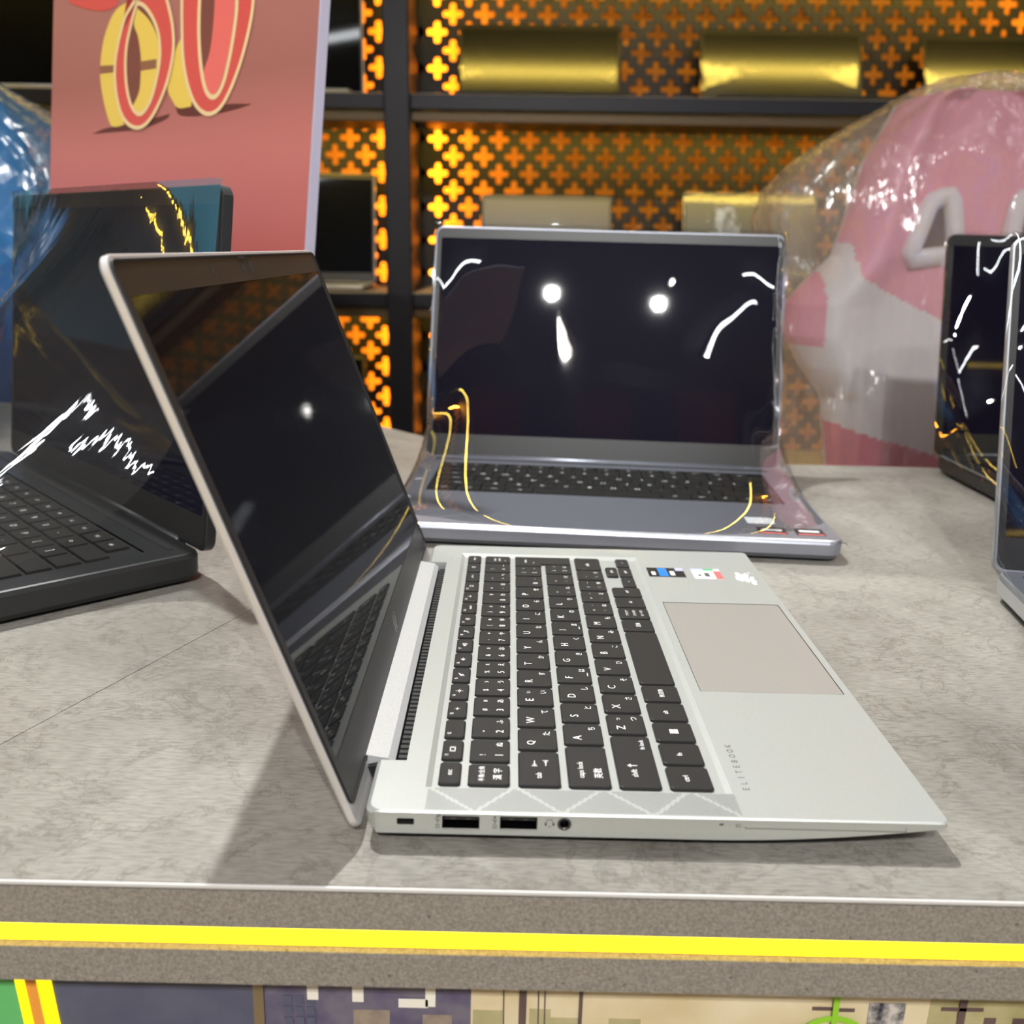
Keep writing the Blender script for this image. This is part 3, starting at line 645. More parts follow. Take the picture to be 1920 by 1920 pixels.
hero_key(*XZ, 18.0, 56.5, [('shift', .26, .58, 3.3, 'size'), polys([(-5.2, .9), (-2.6, .9), (-2.6, 1.3), (-5.2, 1.3)], [(-3.4, 2.1), (-2.4, 1.1), (-3.4, .1)]) if False else rects((-4.0, -3.6, -.4, 3.2)), polys([(-5.0, 2.0), (-2.6, 2.0), (-3.8, 3.6)]), ('fn lock', .82, .24, 2.7, 'size')])
for i, (a, k, s) in enumerate((('Z', 'つ', 'っ'), ('X', 'さ', None), ('C', 'そ', None), ('V', 'ひ', None), ('B', 'こ', None), ('N', 'み', None), ('M', 'も', None))): hero_key(*XZ, zy[i], zy[i + 1] - GAP, L1(a, k, s))
for i, (s, b, k, s2) in enumerate((('<', ',', 'ね', '、'), ('>', '.', 'る', '。'), ('?', '/', 'め', '・'), ('_', '\\', 'ろ', ''))):
    y0 = zy[7 + i]; y1 = (zy[8 + i] - GAP) if i < 3 else 262.2
    hero_key(*XZ, y0, y1, [(s, .3, .66, 3, 'size'), (b, .3, .27, 3, 'size'), (k, .75, .27, 3.2, 'size'), (s2, .75, .68, 2.6, 'size')])
hero_key(*XZ, 264.2, 286, [('shift', .4, .52, 3.0, 'size')])
win = rects((-1.75, -.1, .1, 1.75), (.1, 1.75, .1, 1.75), (-1.75, -.1, -1.75, -.1), (.1, 1.75, -1.75, -.1))
BK = [(18, 33.6, [('ctrl', .45, .58, 3.1, 'size')]), (35.6, 51.4, [('fn', .45, .55, 3.1, 'size')]), (53.4, 69.0, [win]), (71, 86.6, [('alt', .45, .55, 3.1, 'size')]), (88.6, 103.8, [('無変換', .5, .5, 2.6, 'size')]), (105.8, 166.4, []), (168.4, 183.6, [('変換', .5, .5, 2.8, 'size')]), (185.6, 200.4, [('カタカナ', .5, .75, 2.0, 'size'), ('ひらがな', .5, .5, 2.0, 'size'), ('ローマ字', .5, .25, 2.0, 'size')]), (202.4, 216.8, [('alt', .5, .5, 2.8, 'size')]), (218.8, 233.4, [('ctrl', .5, .5, 2.8, 'size')])]
for y0, y1, m_ in BK: hero_key(*XB, y0, y1, m_)
for x0, x1, y0, y1, s in ((117.6, 125.4, 235.6, 251.4, '<'), (109.6, 116.7, 253.2, 269.4, 'pgup'), (117.5, 125.4, 253.2, 269.4, 'pgdn'), (117.4, 125.4, 271.6, 286, '>')): hero_key(x0, x1, y0, y1, [(s, .5, .5, 2.4, 'size')])
# deck printing and stickers
def dk(x, y, z=.00004): return (x * mm, y * mm, ZD + z)
g = G(); s = 'ELITEBOOK'
for i, ch in enumerate(s): add_text(g, ch, 19.2 + i * 3.95, 0, 1, lambda a, b: dk(138.2 - b, a), hfix=2.5, sx=.95)
g.mk('deck_lettering', 'print', hero)
M['st_black'] = pmat('black sticker', (.015, .015, .017), .3); M['st_blue'] = pmat('blue sticker print', (.02, .2, .7), .35)
M['st_white'] = pmat('white sticker', (.85, .88, .9), .35); M['st_red'] = pmat('red sticker print', (.75, .16, .15), .35); M['st_green'] = pmat('green sticker print', (.1, .45, .2), .35)
M['st_lilac'] = pmat('pale lilac print', (.5, .5, .85), .35); M['residue'] = pmat('pale glue residue', (.82, .84, .83), .7)
def slab(name, x0, x1, y0, y1, z, mat, parent, h=.00006): return G().box(x0 * mm, x1 * mm, y0 * mm, y1 * mm, ZD + z - h, ZD + z).mk(name, mat, parent)
s1 = slab('processor_sticker', 135.5, 158, 254.8, 271.6, .0001, 'st_black', hero, .0001)
slab('blue_mark', 142, 147.5, 256, 271, .00013, 'st_blue', s1, .00003); slab('white_mark', 137.5, 140, 258, 264, .00013, 'st_white', s1, .00003); slab('white_mark', 149, 151.8, 258, 265.5, .00013, 'st_white', s1, .00003); slab('corner_mark', 153, 158, 266.5, 271.6, .00013, 'st_lilac', s1, .00003)
s2 = slab('rating_sticker', 163, 180.6, 253.2, 271.6, .0001, 'st_white', hero, .0001)
slab('red_mark', 176.2, 180.6, 253.2, 267.5, .00013, 'st_red', s2, .00003); slab('green_mark', 170.5, 177, 268, 271.6, .00013, 'st_green', s2, .00003); slab('lilac_mark', 163, 170.5, 268.6, 271.6, .00013, 'st_lilac', s2, .00003); slab('grey_mark', 170, 173, 257, 264, .00013, 'print', s2, .00003); slab('grey_mark', 166, 167.6, 257.5, 261, .00013, 'print', s2, .00003)
random.seed(4); g = G()
for k in range(46):
    x = random.uniform(189, 199); y = random.uniform(238, 268) ; y = 266 - (x - 188) * .9 * random.random() - random.uniform(0, 14)
    r = random.uniform(.4, 1.7); n = 7; g.add([dk(x + r * random.uniform(.5, 1.2) * math.cos(2 * math.pi * i / n), y + 1.6 * r * random.uniform(.5, 1.2) * math.sin(2 * math.pi * i / n), .00003 + k * 1e-6) for i in range(n)], [tuple(range(n))])
o = g.mk('glue_residue', 'residue', hero); o['kind'] = 'stuff'
g = G(); add_text(g, 'EliteBook', 281, 0, 2.0, lambda a, b: dk(13.5 - b, a)); o = g.mk('corner_lettering', pmat('pale print', (.45, .45, .42), .6), hero)
# lid
TH = .3613
LB = Vector((-4.4, 0, -9.5)); LU = Vector((-math.sin(TH), 0, math.cos(TH))); LN = Vector((math.cos(TH), 0, math.sin(TH)))
def lid(v, y, n): # v up the lid, y across, n out of the screen (mm)
    q = LB + LU * v + LN * n; return (q.x * mm, y * mm, ZD + q.z * mm)
lp = rrect(0, 207.2, 0, W_, 5.5, 6)
g = G(); n = len(lp); rr_ = [(.9, 0.), (0, .9), (0, 2.7), (.35, 3.0)]
def lring(ins, nn_): return [lid(v, y, nn_) for v, y in rrect(ins, 207.2 - ins, ins, W_ - ins, 5.5 - ins, 6)]
RS = [lring(a, b) for a, b in rr_]
for k in range(3): g.add(RS[k] + RS[k + 1], [(i, (i + 1) % n, n + (i + 1) % n, n + i) for i in range(n)])
g.add(RS[0], [tuple(range(n))[::-1]]); g.add(RS[3], [tuple(range(n))])
lido = g.mk('lid', 'alu_lid', hero)
bo = [lid(v, y, 3.35) for v, y in rrect(9.5, 204.8, 2.0, W_ - 2.0, 3.2, 5)]; bo0 = [lid(v, y, 2.95) for v, y in rrect(9.5, 204.8, 2.0, W_ - 2.0, 3.2, 5)]
bi = [lid(v, y, 3.35) for v, y in rrect(25.5, 193.9, 6.6, W_ - 6.6, .6, 2)]; bi0 = [lid(v, y, 3.05) for v, y in rrect(25.5, 193.9, 6.6, W_ - 6.6, .6, 2)]
g = G(); tv, tf = fill_loops([bo, bi]); g.add(tv, orient(tv, tf, LN)); k = len(bo); g.add(bo + bo0, [(i, k + i, k + (i + 1) % k, (i + 1) % k) for i in range(k)]); k = len(bi); g.add(bi + bi0, [(i, (i + 1) % k, k + (i + 1) % k, k + i) for i in range(k)])
bez = g.mk('bezel', 'bezel', hero)
g = G()   # thick rubber gasket round the bezel
gk = [lid(v, y, 3.45) for v, y in rrect(9.2, 205.2, 1.6, W_ - 1.6, 3.5, 5)]
g.tube(gk, .00055, 6, True); g.mk('rubber_gasket', 'black', hero, True)
G().add([lid(v, y, 3.12) for v, y in ((25.3, 6.4), (193.9, 6.4), (193.9, W_ - 6.4), (25.3, W_ - 6.4))], [(3, 2, 1, 0)] if False else [(0, 3, 2, 1)]).mk('screen', 'screen', hero)
me = hero.children[-1].data
if me.polygons[0].normal.dot(LN) < 0: me.flip_normals()
# webcam, sensors, logo on bezel
def disc(g, v, y, rv, ry, n_, k=20): g.add([lid(v + rv * math.cos(2 * math.pi * i / k), y + ry * math.sin(2 * math.pi * i / k), n_) for i in range(k)], [tuple(range(k))])
g = G(); disc(g, 199.7, 98.5, 2.2, 2.2, 3.4); wc = g.mk('webcam', 'hole', bez); g = G(); disc(g, 199.5, 99, .7, .7, 3.43); g.mk('webcam_lens', 'chrome', wc)
for y in (143.5, 156.5): g = G(); disc(g, 199.9, y, 3.1, 2.6, 3.4); g.mk('infrared_sensor', 'hole', bez)
g = G(); disc(g, 200, 110.5, .6, .6, 3.4, 8); g.mk('camera_light', 'hole', bez)
g = G()
for y in (128, 170): disc(g, 199.8, y, .4, .4, 3.4, 8)
g.mk('microphone_hole', 'chrome', bez)
g = G(); g.add([lid(v, y, n_) for n_ in (3.3, 3.9) for v, y in ((203.6, 139), (205.6, 139), (205.6, 151), (203.6, 151))], [(4, 5, 6, 7), (0, 1, 5, 4), (1, 2, 6, 5), (2, 3, 7, 6), (3, 0, 4, 7)]); g.mk('webcam_shutter', 'black', bez)
g = G()
for k, (y, l0, l1) in enumerate(((150.3, 13.2, 18.8), (152.6, 14.6, 21.0), (155.4, 13.2, 19.6), (157.9, 15.4, 21.0))):
    s_ = .30; g.add([lid(v, y + (v - 17) * s_ + d, 3.42) for v, d in ((l0, 0), (l0, 1.0), (l1, 1.0), (l1, 0))], [(0, 1, 2, 3)])
g.mk('lid_logo', 'chrome', bez)
# hinge bar
P = [(-6.2, -2), (-4.6, .9), (4.0, -.4), (6.4, -2.8), (6.0, -6), (1, -9), (-3, -8)]
g = G().prism(P, 36.0 * mm, 271.0 * mm, lambda a, b, h: (a * mm, h, ZD + b * mm)); g.mk('hinge_bar', pmat('brushed hinge aluminium', (.62, .63, .64), .38, .35, noise_amt=.1, noise_scale=1500), hero)
G().prism([(-3.4, -8.2), (1.2, -8.2), (3.0, -5), (0, -2.2), (-3.5, -3)], 33.8 * mm, 273.2 * mm, lambda a, b, h: (a * mm, h, ZD + b * mm)).mk('hinge_core', 'hole', hero)

# ------------------------------------------------------------------ generic wrapped laptops
LET = ['`1234567890-=', 'QWERTYUIOP[]', 'ASDFGHJKL;', 'ZXCVBNM,./']
def build_laptop(name, label, loc, rz, W, D, H, tilt, mats, th=.016, keys=True, film='film', legends=True, rubber=False, kb=(.86, .52), film_k=(.86, .40), film_seed=1, group=None, lidth=.0045, stickers=False, film_amp=1.0):
    """local: x across, y: 0 at hinge, -D at front; z up"""
    t = thing(name, label, 'laptop', loc, rz, group); hw = W / 2
    shell, deckm, scr, edge = mats
    # base: rounded wedge with chamfered rim
    g = G(); b0 = .004
    def ring(ins, z): return [(x, y, z) for x, y in rrect(-hw + ins, hw - ins, -D + ins, -ins, max(.002, .010 - ins), 5)]
    RS = [ring(.004, b0 * .6), ring(.0006, b0 + .002), ring(0, th - .003), ring(.0012, th - .0006)]; n = len(RS[0])
    for k in range(3): g.add(RS[k] + RS[k + 1], [(i, (i + 1) % n, n + (i + 1) % n, n + i) for i in range(n)])
    g.add(RS[0], [tuple(range(n))[::-1]]); g.mk('base', shell, t)
    g = G(); g.add(ring(.0012, th - .0006) + ring(.0022, th), [(i, (i + 1) % n, n + (i + 1) % n, n + i) for i in range(n)]); g.mk('deck_edge', edge, t)
    kw = W * kb[0]; kd = .098; ky1 = -.030; ky0 = ky1 - kd
    dz = th
    mk('deck', *fill_deck(ring(.0022, th), [(-kw / 2 - .002, ky0 - .002, th), (kw / 2 + .002, ky0 - .002, th), (kw / 2 + .002, ky1 + .002, th), (-kw / 2 - .002, ky1 + .002, th)]), deckm, t)
    G().box(-kw / 2 - .002, kw / 2 + .002, ky0 - .002, ky1 + .002, th - .002, th - .0012).mk('keyboard_well', 'black', t)
    G().box(-.058, .058, -D + .008, ky0 - .012, th - .0002, th + .0001).mk('touchpad', deckm, t)
    G().box(-W * .46, W * .46, -.016, -.012, th - .0001, th + .0003).mk('vent_slot', 'black', t)
    for sx in (-1, 1):
        for y in (-.02, -D + .03): G().box(sx * (hw - .045) - .02, sx * (hw - .045) + .02, y - .006, y + .006, .00005, .0035).mk('rubber_foot', 'black', t)
    if keys:
        rows = 6; p = kd / rows; u = kw / 14.5; gp = .0022
        spec = [[1] * 14 + [.5], [1] * 13 + [1.5], [1.5] + [1] * 12 + [1], [1.8] + [1] * 11 + [1.7], [2.2] + [1] * 10 + [2.3], [1.2, 1, 1, 1.2, 5.2, 1.2, 1, .9, .9, .9]]
        for r, sp in enumerate(spec):
            x = -kw / 2; y1 = ky1 - r * p
            for c, w_ in enumerate(sp):
                x1 = x + w_ * u
                if w_ >= .9:
                    ko = inst('key', flat_key(w_ * u - gp, p - gp), t, (x + gp / 2, y1 - p + gp / 2, th - .0012))
                    if legends:
                        ch = None
                        if r == 1 and c < 13: ch = LET[0][c]
                        if r == 2 and 1 <= c <= 12: ch = LET[1][c - 1]
                        if r == 3 and 1 <= c <= 10: ch = LET[2][c - 1]
                        if r == 4 and 1 <= c <= 10: ch = LET[3][c - 1]
                        if r == 0: ch = 'esc' if c == 0 else 'f%d' % c if c < 13 else 'del'
                        if r == 3 and c == 0: ch = 'caps'
                        if r == 4 and c == 0: ch = 'shift'
                        if r == 2 and c == 0: ch = 'tab'
                        if r == 5: ch = ['ctrl', 'fn', 'win', 'alt', None, 'alt', 'ctrl', '<', '^', '>'][c]
                        if ch: inst('legend', text_mesh(ch), ko, ((w_ * u - gp) * .5, (p - gp) * .5, .0019), (0, 0, 0), (.0058,) * 3 if len(ch) == 1 else (.0036,) * 3)
                x = x1
    # lid
    ct, st = math.cos(tilt), math.sin(tilt)
    def lp_(x, v, nn): return (x, .001 + v * st - nn * ct, th - .002 + v * ct + nn * st)   # nn: out of the screen, towards the user
    g = G()
    def lr(ins, nn): return [lp_(x, v, nn) for x, v in rrect(-hw + ins, hw - ins, ins, H - ins, max(.001, .008 - ins), 5)]
    RS = [lr(.001, -lidth), lr(0, -lidth + .001), lr(0, -.0006), lr(.0008, 0)]
    for k in range(3): g.add(RS[k] + RS[k + 1], [(i, n + i, n + (i + 1) % n, (i + 1) % n) for i in range(n)])
    g.add(RS[0], [tuple(range(n))]); g.add(RS[3], [tuple(range(n))[::-1]]); g.mk('lid', edge if rubber else shell, t)
    bw = .006
    V, F = fill_loops([lr(.0018, .0003), [lp_(x, v, .0003) for x, v in rrect(-hw + bw, hw - bw, .022, H - .011, .001, 2)]])
    nrm = Vector(lp_(0, 0, 1)) - Vector(lp_(0, 0, 0)); mk('bezel', V, orient(V, F, nrm), 'bezel', t)
    V = [lp_(x, v, .0002) for x, v in ((-hw + bw, .022), (hw - bw, .022), (hw - bw, H - .011), (-hw + bw, H - .011))]; mk('screen', V, orient(V, [(0, 1, 2, 3)], nrm), scr, t)
    G().tube([lp_(-hw * .8, -.001, -.001), lp_(hw * .8, -.001, -.001)], .0045, 10).mk('hinge', shell, t, True)
    if stickers:
        for k, (x, y, m_) in enumerate(((hw - .046, -D + .020, 'st_black'), (hw - .020, -D + .020, 'st_black'), (hw - .050, -D + .045, 'st_white'))):
            so = G().box(x - .010, x + .010, y - .008, y + .008, th, th + .0002).mk('deck_sticker', m_, t)
            if m_ == 'st_black': G().box(x - .009, x + .009, y - .0075, y - .0055, th + .0002, th + .0003).mk('red_mark', 'st_red', so); G().box(x - .007, x + .007, y - .001, y + .003, th + .0002, th + .0003).mk('white_mark', 'st_white', so)
    # film
    if film:
        NS, NT = 48, 48; V = []; k0, k1 = film_k
        for j in range(NT + 1):
            tt_ = j / NT
            for i in range(NS + 1):
                s_ = -1 + 2 * i / NS; a = abs(s_)
                A = Vector((s_ * (hw + .0015), H * st + .0005, th + H * ct + .0015)); B = Vector((s_ * (hw + .0015), -D - .0008, th - .001)); hg = Vector((s_ * (hw + .001), .002, th + .002))
                pe = k0 + (k1 - k0) * a ** 1.5; th_ = (tt_ + .12 * math.sin(4 * math.pi * tt_) / math.pi * -1) * math.pi / 2
                ca_ = max(0., math.sin(th_)) ** (2 / pe); cb_ = max(0., math.cos(th_)) ** (2 / pe)
                q = hg + (B - hg) * ca_ + (A - hg) * cb_
                pin = 1 - .05 * math.sin(math.pi * tt_) * a; q.x *= pin
                e_ = math.sin(math.pi * tt_)
                nz = noise.noise(Vector((s_ * 2.3 + film_seed, tt_ * 2.1, film_seed * .7))) * .007 + noise.noise(Vector((s_ * 6 + film_seed, tt_ * 3, 4.))) * .0022 * (.4 + a)
                q += Vector((0, -.7, .7)) * nz * e_ * film_amp
                V.append(q)
        F = [(j * (NS + 1) + i, j * (NS + 1) + i + 1, (j + 1) * (NS + 1) + i + 1, (j + 1) * (NS + 1) + i) for j in range(NT) for i in range(NS)]
        nV = len(V)
        # side webs back to the lid edge / base edge
        for side_ in ((0, NS) if film != 'film2' else ()):
            sx = -1 if side_ == 0 else 1; start = len(V)
            for j in range(NT + 1):
                tt_ = j / NT
                A = Vector((sx * (hw + .0012), H * st - .0005, th + H * ct)); hg = Vector((sx * (hw + .0012), .002, th - .002)); B = Vector((sx * (hw + .0012), -D, th - .003))
                V.append(A.lerp(hg, tt_ * 2) if tt_ < .5 else hg.lerp(B, tt_ * 2 - 1))
            for j in range(NT): F.append((j * (NS + 1) + side_, (j + 1) * (NS + 1) + side_, start + j + 1, start + j))
        fo = mk('plastic_wrap', V, F, film, t, True)
    return t
def fill_deck(outer, hole):
    V, F = fill_loops([outer, hole]); return V, orient(V, F, (0, 0, 1))
FK = {}
def flat_key(w_, d_):
    k = (round(w_, 4), round(d_, 4))
    if k not in FK:
        g = G(); i = .0005
        V = [(0, 0, 0), (w_, 0, 0), (w_, d_, 0), (0, d_, 0), (i, i, .0017), (w_ - i, i, .0017), (w_ - i, d_ - i, .0017), (i, d_ - i, .0017)]
        me = bpy.data.meshes.new('key'); me.from_pydata(V, [], [(0, 1, 5, 4), (1, 2, 6, 5), (2, 3, 7, 6), (3, 0, 4, 7), (4, 5, 6, 7)]); me.materials.append(M['key']); FK[k] = me
    return FK[k]
TM = {}
def text_mesh(s):
    if s not in TM:
        V, F, bb = text_geo(s); cx, cy = (bb[0] + bb[1]) / 2, (bb[2] + bb[3]) / 2
        me = bpy.data.meshes.new('legend'); me.from_pydata([(v.x - cx, v.y - cy, 0) for v in V], [], F); me.materials.append(M['legend']); TM[s] = me
    return TM[s]
# centre laptop
cw, cd, ca = .3239, .2252, -.0668
fr = Vector((.2793, .3276)); dx = Vector((-math.cos(ca), -math.sin(ca))); dy = Vector((dx.y, -dx.x))
c = fr + dx * cw / 2 + dy * cd
build_laptop('laptop', 'grey laptop under clear plastic film facing the camera, behind the silver laptop', (c.x, c.y, TT), ca, cw, cd, .217, .3132, ('greydeck', 'greydeck', 'screen_gloss', 'silver2'), th=.0165, stickers=True, film_seed=2.3, film_amp=.35)
# left dark laptop
la = .7548; df = Vector((-math.cos(la), -math.sin(la))); dl = Vector((-math.sin(la), math.cos(la)))
lw, ld = .371, .252; rr2 = Vector((-.1366, .2628)); c = rr2 + dl * lw / 2
# local -y must point to df, local +x to -dl (user's right is the near end)
rz = math.atan2(-df.x * -1, 0) if False else math.atan2(df.x, -df.y)
build_laptop('laptop', 'dark grey laptop under crinkled plastic film, left of the silver laptop', (c.x, c.y, TT), rz, lw, ld, .2176, .1143, ('darkgrey', 'darkgrey', 'screen_gloss', 'darkgrey'), th=.020, film='film2', film_k=(.80, .40), film_amp=.7, film_seed=7.1, kb=(.88, .52), lidth=.007)
# sliver of the next wrapped laptop at far left
build_laptop('laptop', 'wrapped dark laptop at the left picture edge, behind the dark grey laptop', (-.60, .70, TT), R(-38), .34, .235, .22, .14, ('darkgrey', 'darkgrey', 'screen_gloss', 'darkgrey'), th=.018, film='film2', film_seed=3.7, legends=False)
# right pair
build_laptop('laptop', 'black wrapped laptop at the right, standing in front of the pink chair', (.471 + .16, .632, TT), 0, .32, .225, .215, R(11), ('darkgrey', 'darkgrey', 'screen_gloss', 'silver2'), th=.018, film='film', film_seed=5.2, legends=False)
ra = R(-9); build_laptop('laptop', 'silver laptop lid edge cut off by the right picture border', (.353 + .16 * math.cos(ra), .272 + .16 * math.sin(ra), TT), ra, .32, .225, .212, R(17), ('silver2', 'greydeck', 'screen_gloss', 'silver2'), th=.018, film='film', film_seed=9.4, legends=False)

# ------------------------------------------------------------------ red sign board
pa, plean = R(33), R(7.5)
sr = Vector((math.cos(pa), -math.sin(pa), 0)); sb = Vector((math.sin(pa), math.cos(pa), 0)); su = Vector((0, 0, math.cos(plean))) + sb * math.sin(plean); sn = sr.cross(su)
SW, SH = .345, .62; SR0 = Vector((-.130, .470, TT + .0002))
sign = thing('sign_board', 'red foam sign board with gold-edged red 80, standing behind the dark laptop', 'sign', SR0)
if sn.y > 0: sn = -sn
def sp(u, v, n_): q = sr * (u - SW) + su * v + sn * n_; return (q.x, q.y, q.z + .0012)   # u from left, v up, n out of the face
def sign_face_mat():
    m, nt, p = nodes('red gradient print'); N = nt.nodes; L = nt.links
    tc = N.new('ShaderNodeTexCoord'); sx = N.new('ShaderNodeSeparateXYZ'); L.new(tc.outputs['Object'], sx.inputs[0])
    r = N.new('ShaderNodeValToRGB'); mr = N.new('ShaderNodeMapRange'); mr.inputs[1].default_value = .15; mr.inputs[2].default_value = .45
    L.new(sx.outputs['Z'], mr.inputs[0]); L.new(mr.outputs[0], r.inputs[0])
    e = r.color_ramp.elements; e[0].position = 0; e[0].color = (.50, .10, .10, 1); e[1].position = 1; e[1].color = (.46, .20, .17, 1)
    e2 = e.new(.42); e2.color = (.58, .19, .175, 1); e3 = e.new(.62); e3.color = (.40, .15, .13, 1)
    L.new(r.outputs[0], p.inputs['Base Color']); p.inputs['Roughness'].default_value = .35; return m
M['signface'] = sign_face_mat(); M['foam'] = pmat('lilac white foam', (.62, .60, .78), .7)
M['signred'] = pmat('bright red print', (.72, .10, .09), .35); M['signgold'] = pmat('gold print', (.86, .62, .12), .35); M['signgolddark'] = pmat('dark gold print', (.30, .13, .07), .4); M['signcream'] = pmat('cream outline print', (.88, .66, .36), .4); M['signpink'] = pmat('lighter red print', (.85, .17, .15), .35); M['signshadow'] = pmat('printed dark maroon', (.13, .035, .03), .4)
g = G(); g.add([sp(u, v, n_) for n_ in (-.010, 0) for u, v in ((0, 0), (SW, 0), (SW, SH), (0, SH))], [(0, 1, 2, 3), (4, 7, 6, 5), (0, 4, 5, 1), (1, 5, 6, 2), (2, 6, 7, 3), (3, 7, 4, 0)]); g.mk('foam_board', 'foam', sign)
g = G(); g.add([sp(u, v, .0004) for u, v in ((0, 0), (SW - .001, 0), (SW - .001, SH), (0, SH))], [(0, 1, 2, 3)]); fo = g.mk('printed_face', 'signface', sign)
def ell(cx, cy, rx, ry, n=48, a0=0, a1=360): return [(cx + rx * math.cos(R(a0 + (a1 - a0) * i / n)), cy + ry * math.sin(R(a0 + (a1 - a0) * i / n))) for i in range(n)]
lay = [0]
def catmull(P, k=4, corners=()):
    n = len(P); out = []
    for i in range(n):
        p0, p1, p2, p3 = (Vector(P[(i + j) % n]) for j in (-1, 0, 1, 2))
        if (p1 - p0).length < 1e-9 or (p2 - p1).length < 1e-9: continue
        a1 = (p1 - p0).normalized().dot((p2 - p1).normalized()); a2 = (p2 - p1).normalized().dot((p3 - p2).normalized()) if (p3 - p2).length > 1e-9 else 0
        m1 = (p2 - p0) / 2 if a1 > .3 else (p2 - p1); m2 = (p3 - p1) / 2 if a2 > .3 else (p2 - p1)
        for q in range(k):
            t = q / k; h = (2 * t ** 3 - 3 * t ** 2 + 1, t ** 3 - 2 * t ** 2 + t, -2 * t ** 3 + 3 * t ** 2, t ** 3 - t ** 2)
            v = p1 * h[0] + m1 * h[1] + p2 * h[2] + m2 * h[3]; out.append((v.x, v.y))
    return out
def flat(name, P, mat):
    P = catmull(P)
    lay[0] += 1; g = G(); g.add([sp(u, v, .0005 + lay[0] * .00008) for u, v in P], [tuple(range(len(P)))]); return g.mk(name, mat, sign)
def ringp(name, cx, cy, ro, ri, mat, off=(0, 0)):
    lay[0] += 1; A = ell(cx, cy, *ro); B = ell(cx + off[0], cy + off[1], *ri); n = len(A); g = G()
    g.add([sp(u, v, .0005 + lay[0] * .00008) for u, v in A + B], [(i, (i + 1) % n, n + (i + 1) % n, n + i) for i in range(n)]); return g.mk(name, mat, sign)

M['signshadow2'] = pmat('printed maroon', (.22, .07, .055), .4)
SIGN = {
  'gold8': [(1173, 4062), (951, 3995), (818, 3828), (761, 3650), (752, 3452), (807, 3248), (908, 3042), (988, 3000), (1116, 3010), (1104, 3232), (1068, 3431), (1084, 3625), (1125, 3801), (1213, 3999)],
  'band8': [(748, 3541), (987, 3530), (977, 3470), (751, 3470)],
  'out8': [(1259, 4068), (1153, 3976), (1094, 3908), (1027, 3750), (984, 3588), (979, 3437), (1013, 3267), (1085, 3111), (1191, 3015), (1319, 2977), (1440, 3005), (1556, 3104), (1666, 3261), (1738, 3431), (1773, 3616), (1750, 3789), (1695, 3937), (1654, 4026)],
  'in8': [(1250, 3995), (1185, 3840), (1136, 3681), (1127, 3517), (1154, 3335), (1220, 3180), (1312, 3098), (1398, 3104), (1490, 3196), (1554, 3341), (1598, 3528), (1580, 3703), (1513, 3840), (1411, 3951), (1310, 4011)],
  'wall8': [(1263, 3980), (1440, 3861), (1556, 3705), (1583, 3529), (1553, 3355), (1489, 3211), (1397, 3124), (1324, 3112), (1246, 3164), (1327, 3280), (1343, 3428), (1335, 3577), (1289, 3743), (1226, 3851)],
  'wband8': [(1330, 3533), (1554, 3538), (1554, 3461), (1341, 3455)],
  'gold0': [(1870, 3707), (1775, 3572), (1698, 3317), (1777, 3181), (1862, 3119), (2022, 3125), (2008, 3341), (1950, 3531)],
  'out0': [(1851, 4006), (1866, 3779), (1893, 3535), (1964, 3315), (2065, 3152), (2183, 3067), (2294, 3055), (2400, 3107), (2498, 3227), (2591, 3400), (2660, 3586), (2707, 3770), (2721, 3916)],
  'in0': [(2077, 3983), (2081, 3759), (2106, 3547), (2152, 3360), (2204, 3244), (2274, 3186), (2350, 3201), (2418, 3301), (2470, 3464), (2509, 3653), (2529, 3814), (2530, 3935)],
  'wall0': [(2263, 3963), (2257, 3744), (2228, 3538), (2162, 3381), (2204, 3251), (2273, 3205), (2331, 3216), (2395, 3317), (2448, 3479), (2487, 3668), (2501, 3817), (2505, 3938)],
  'rib': [(228, 4175), (354, 4100), (545, 4043), (757, 4011), (911, 4022), (989, 4096)],
  'sh8': [(647, 2951), (858, 2994), (1166, 3016), (1487, 3048), (1748, 3080), (1680, 3032), (1369, 2970), (1016, 2957)],
  'sh0': [(1814, 3136), (1974, 3157), (2246, 3114), (2506, 3122), (2758, 3109), (2573, 3077), (2338, 3053), (2027, 3046), (1865, 3068)],
}

def sg(k, scale=1.0, ds=(0, 0)):
    P = [(a / 10000, b / 10000) for a, b in SIGN[k]]
    cx = sum(p[0] for p in P) / len(P); cy = sum(p[1] for p in P) / len(P)
    return [(cx + (u - cx) * scale + ds[0], cy + (v - cy) * scale + ds[1]) for u, v in P]
def mirror(P, v0): return [(u, 2 * v0 - v) for u, v in reversed(P)]
def strip(name, P, wd, mat, closed=True):
    P = catmull(P); lay[0] += 1; n = len(P); A = []; B = []
    for i in range(n):
        a = Vector(P[(i - 1) % n]) if closed or i else Vector(P[i]); b = Vector(P[(i + 1) % n]) if closed or i < n - 1 else Vector(P[i])
        t = (b - a).normalized(); m = Vector((-t.y, t.x)) * wd / 2; p = Vector(P[i]); A.append(p + m); B.append(p - m)
    k = n if closed else n - 1
    G().add([sp(q.x, q.y, .0005 + lay[0] * .00008) for q in A + B], [(i, (i + 1) % n, n + (i + 1) % n, n + i) for i in range(k)]).mk(name, mat, sign)
flat('printed_shadow', sg('sh8'), 'signshadow'); flat('printed_shadow', sg('sh0'), 'signshadow')
flat('printed_ribbon', sg('rib') + [(.097, .45), (.03, .45)], 'signred')
V0 = .4045
def loop_open(P): return P + mirror(P, V0)
flat('zero_side', sg('gold0'), 'signgold'); flat('eight_side', sg('gold8'), 'signgold'); flat('eight_side_band', sg('band8'), 'signgolddark')
z_out = sg('out0'); z_in = sg('in0'); z_w = sg('wall0')
zo = loop_open(z_out); zi_ = loop_open(z_in)
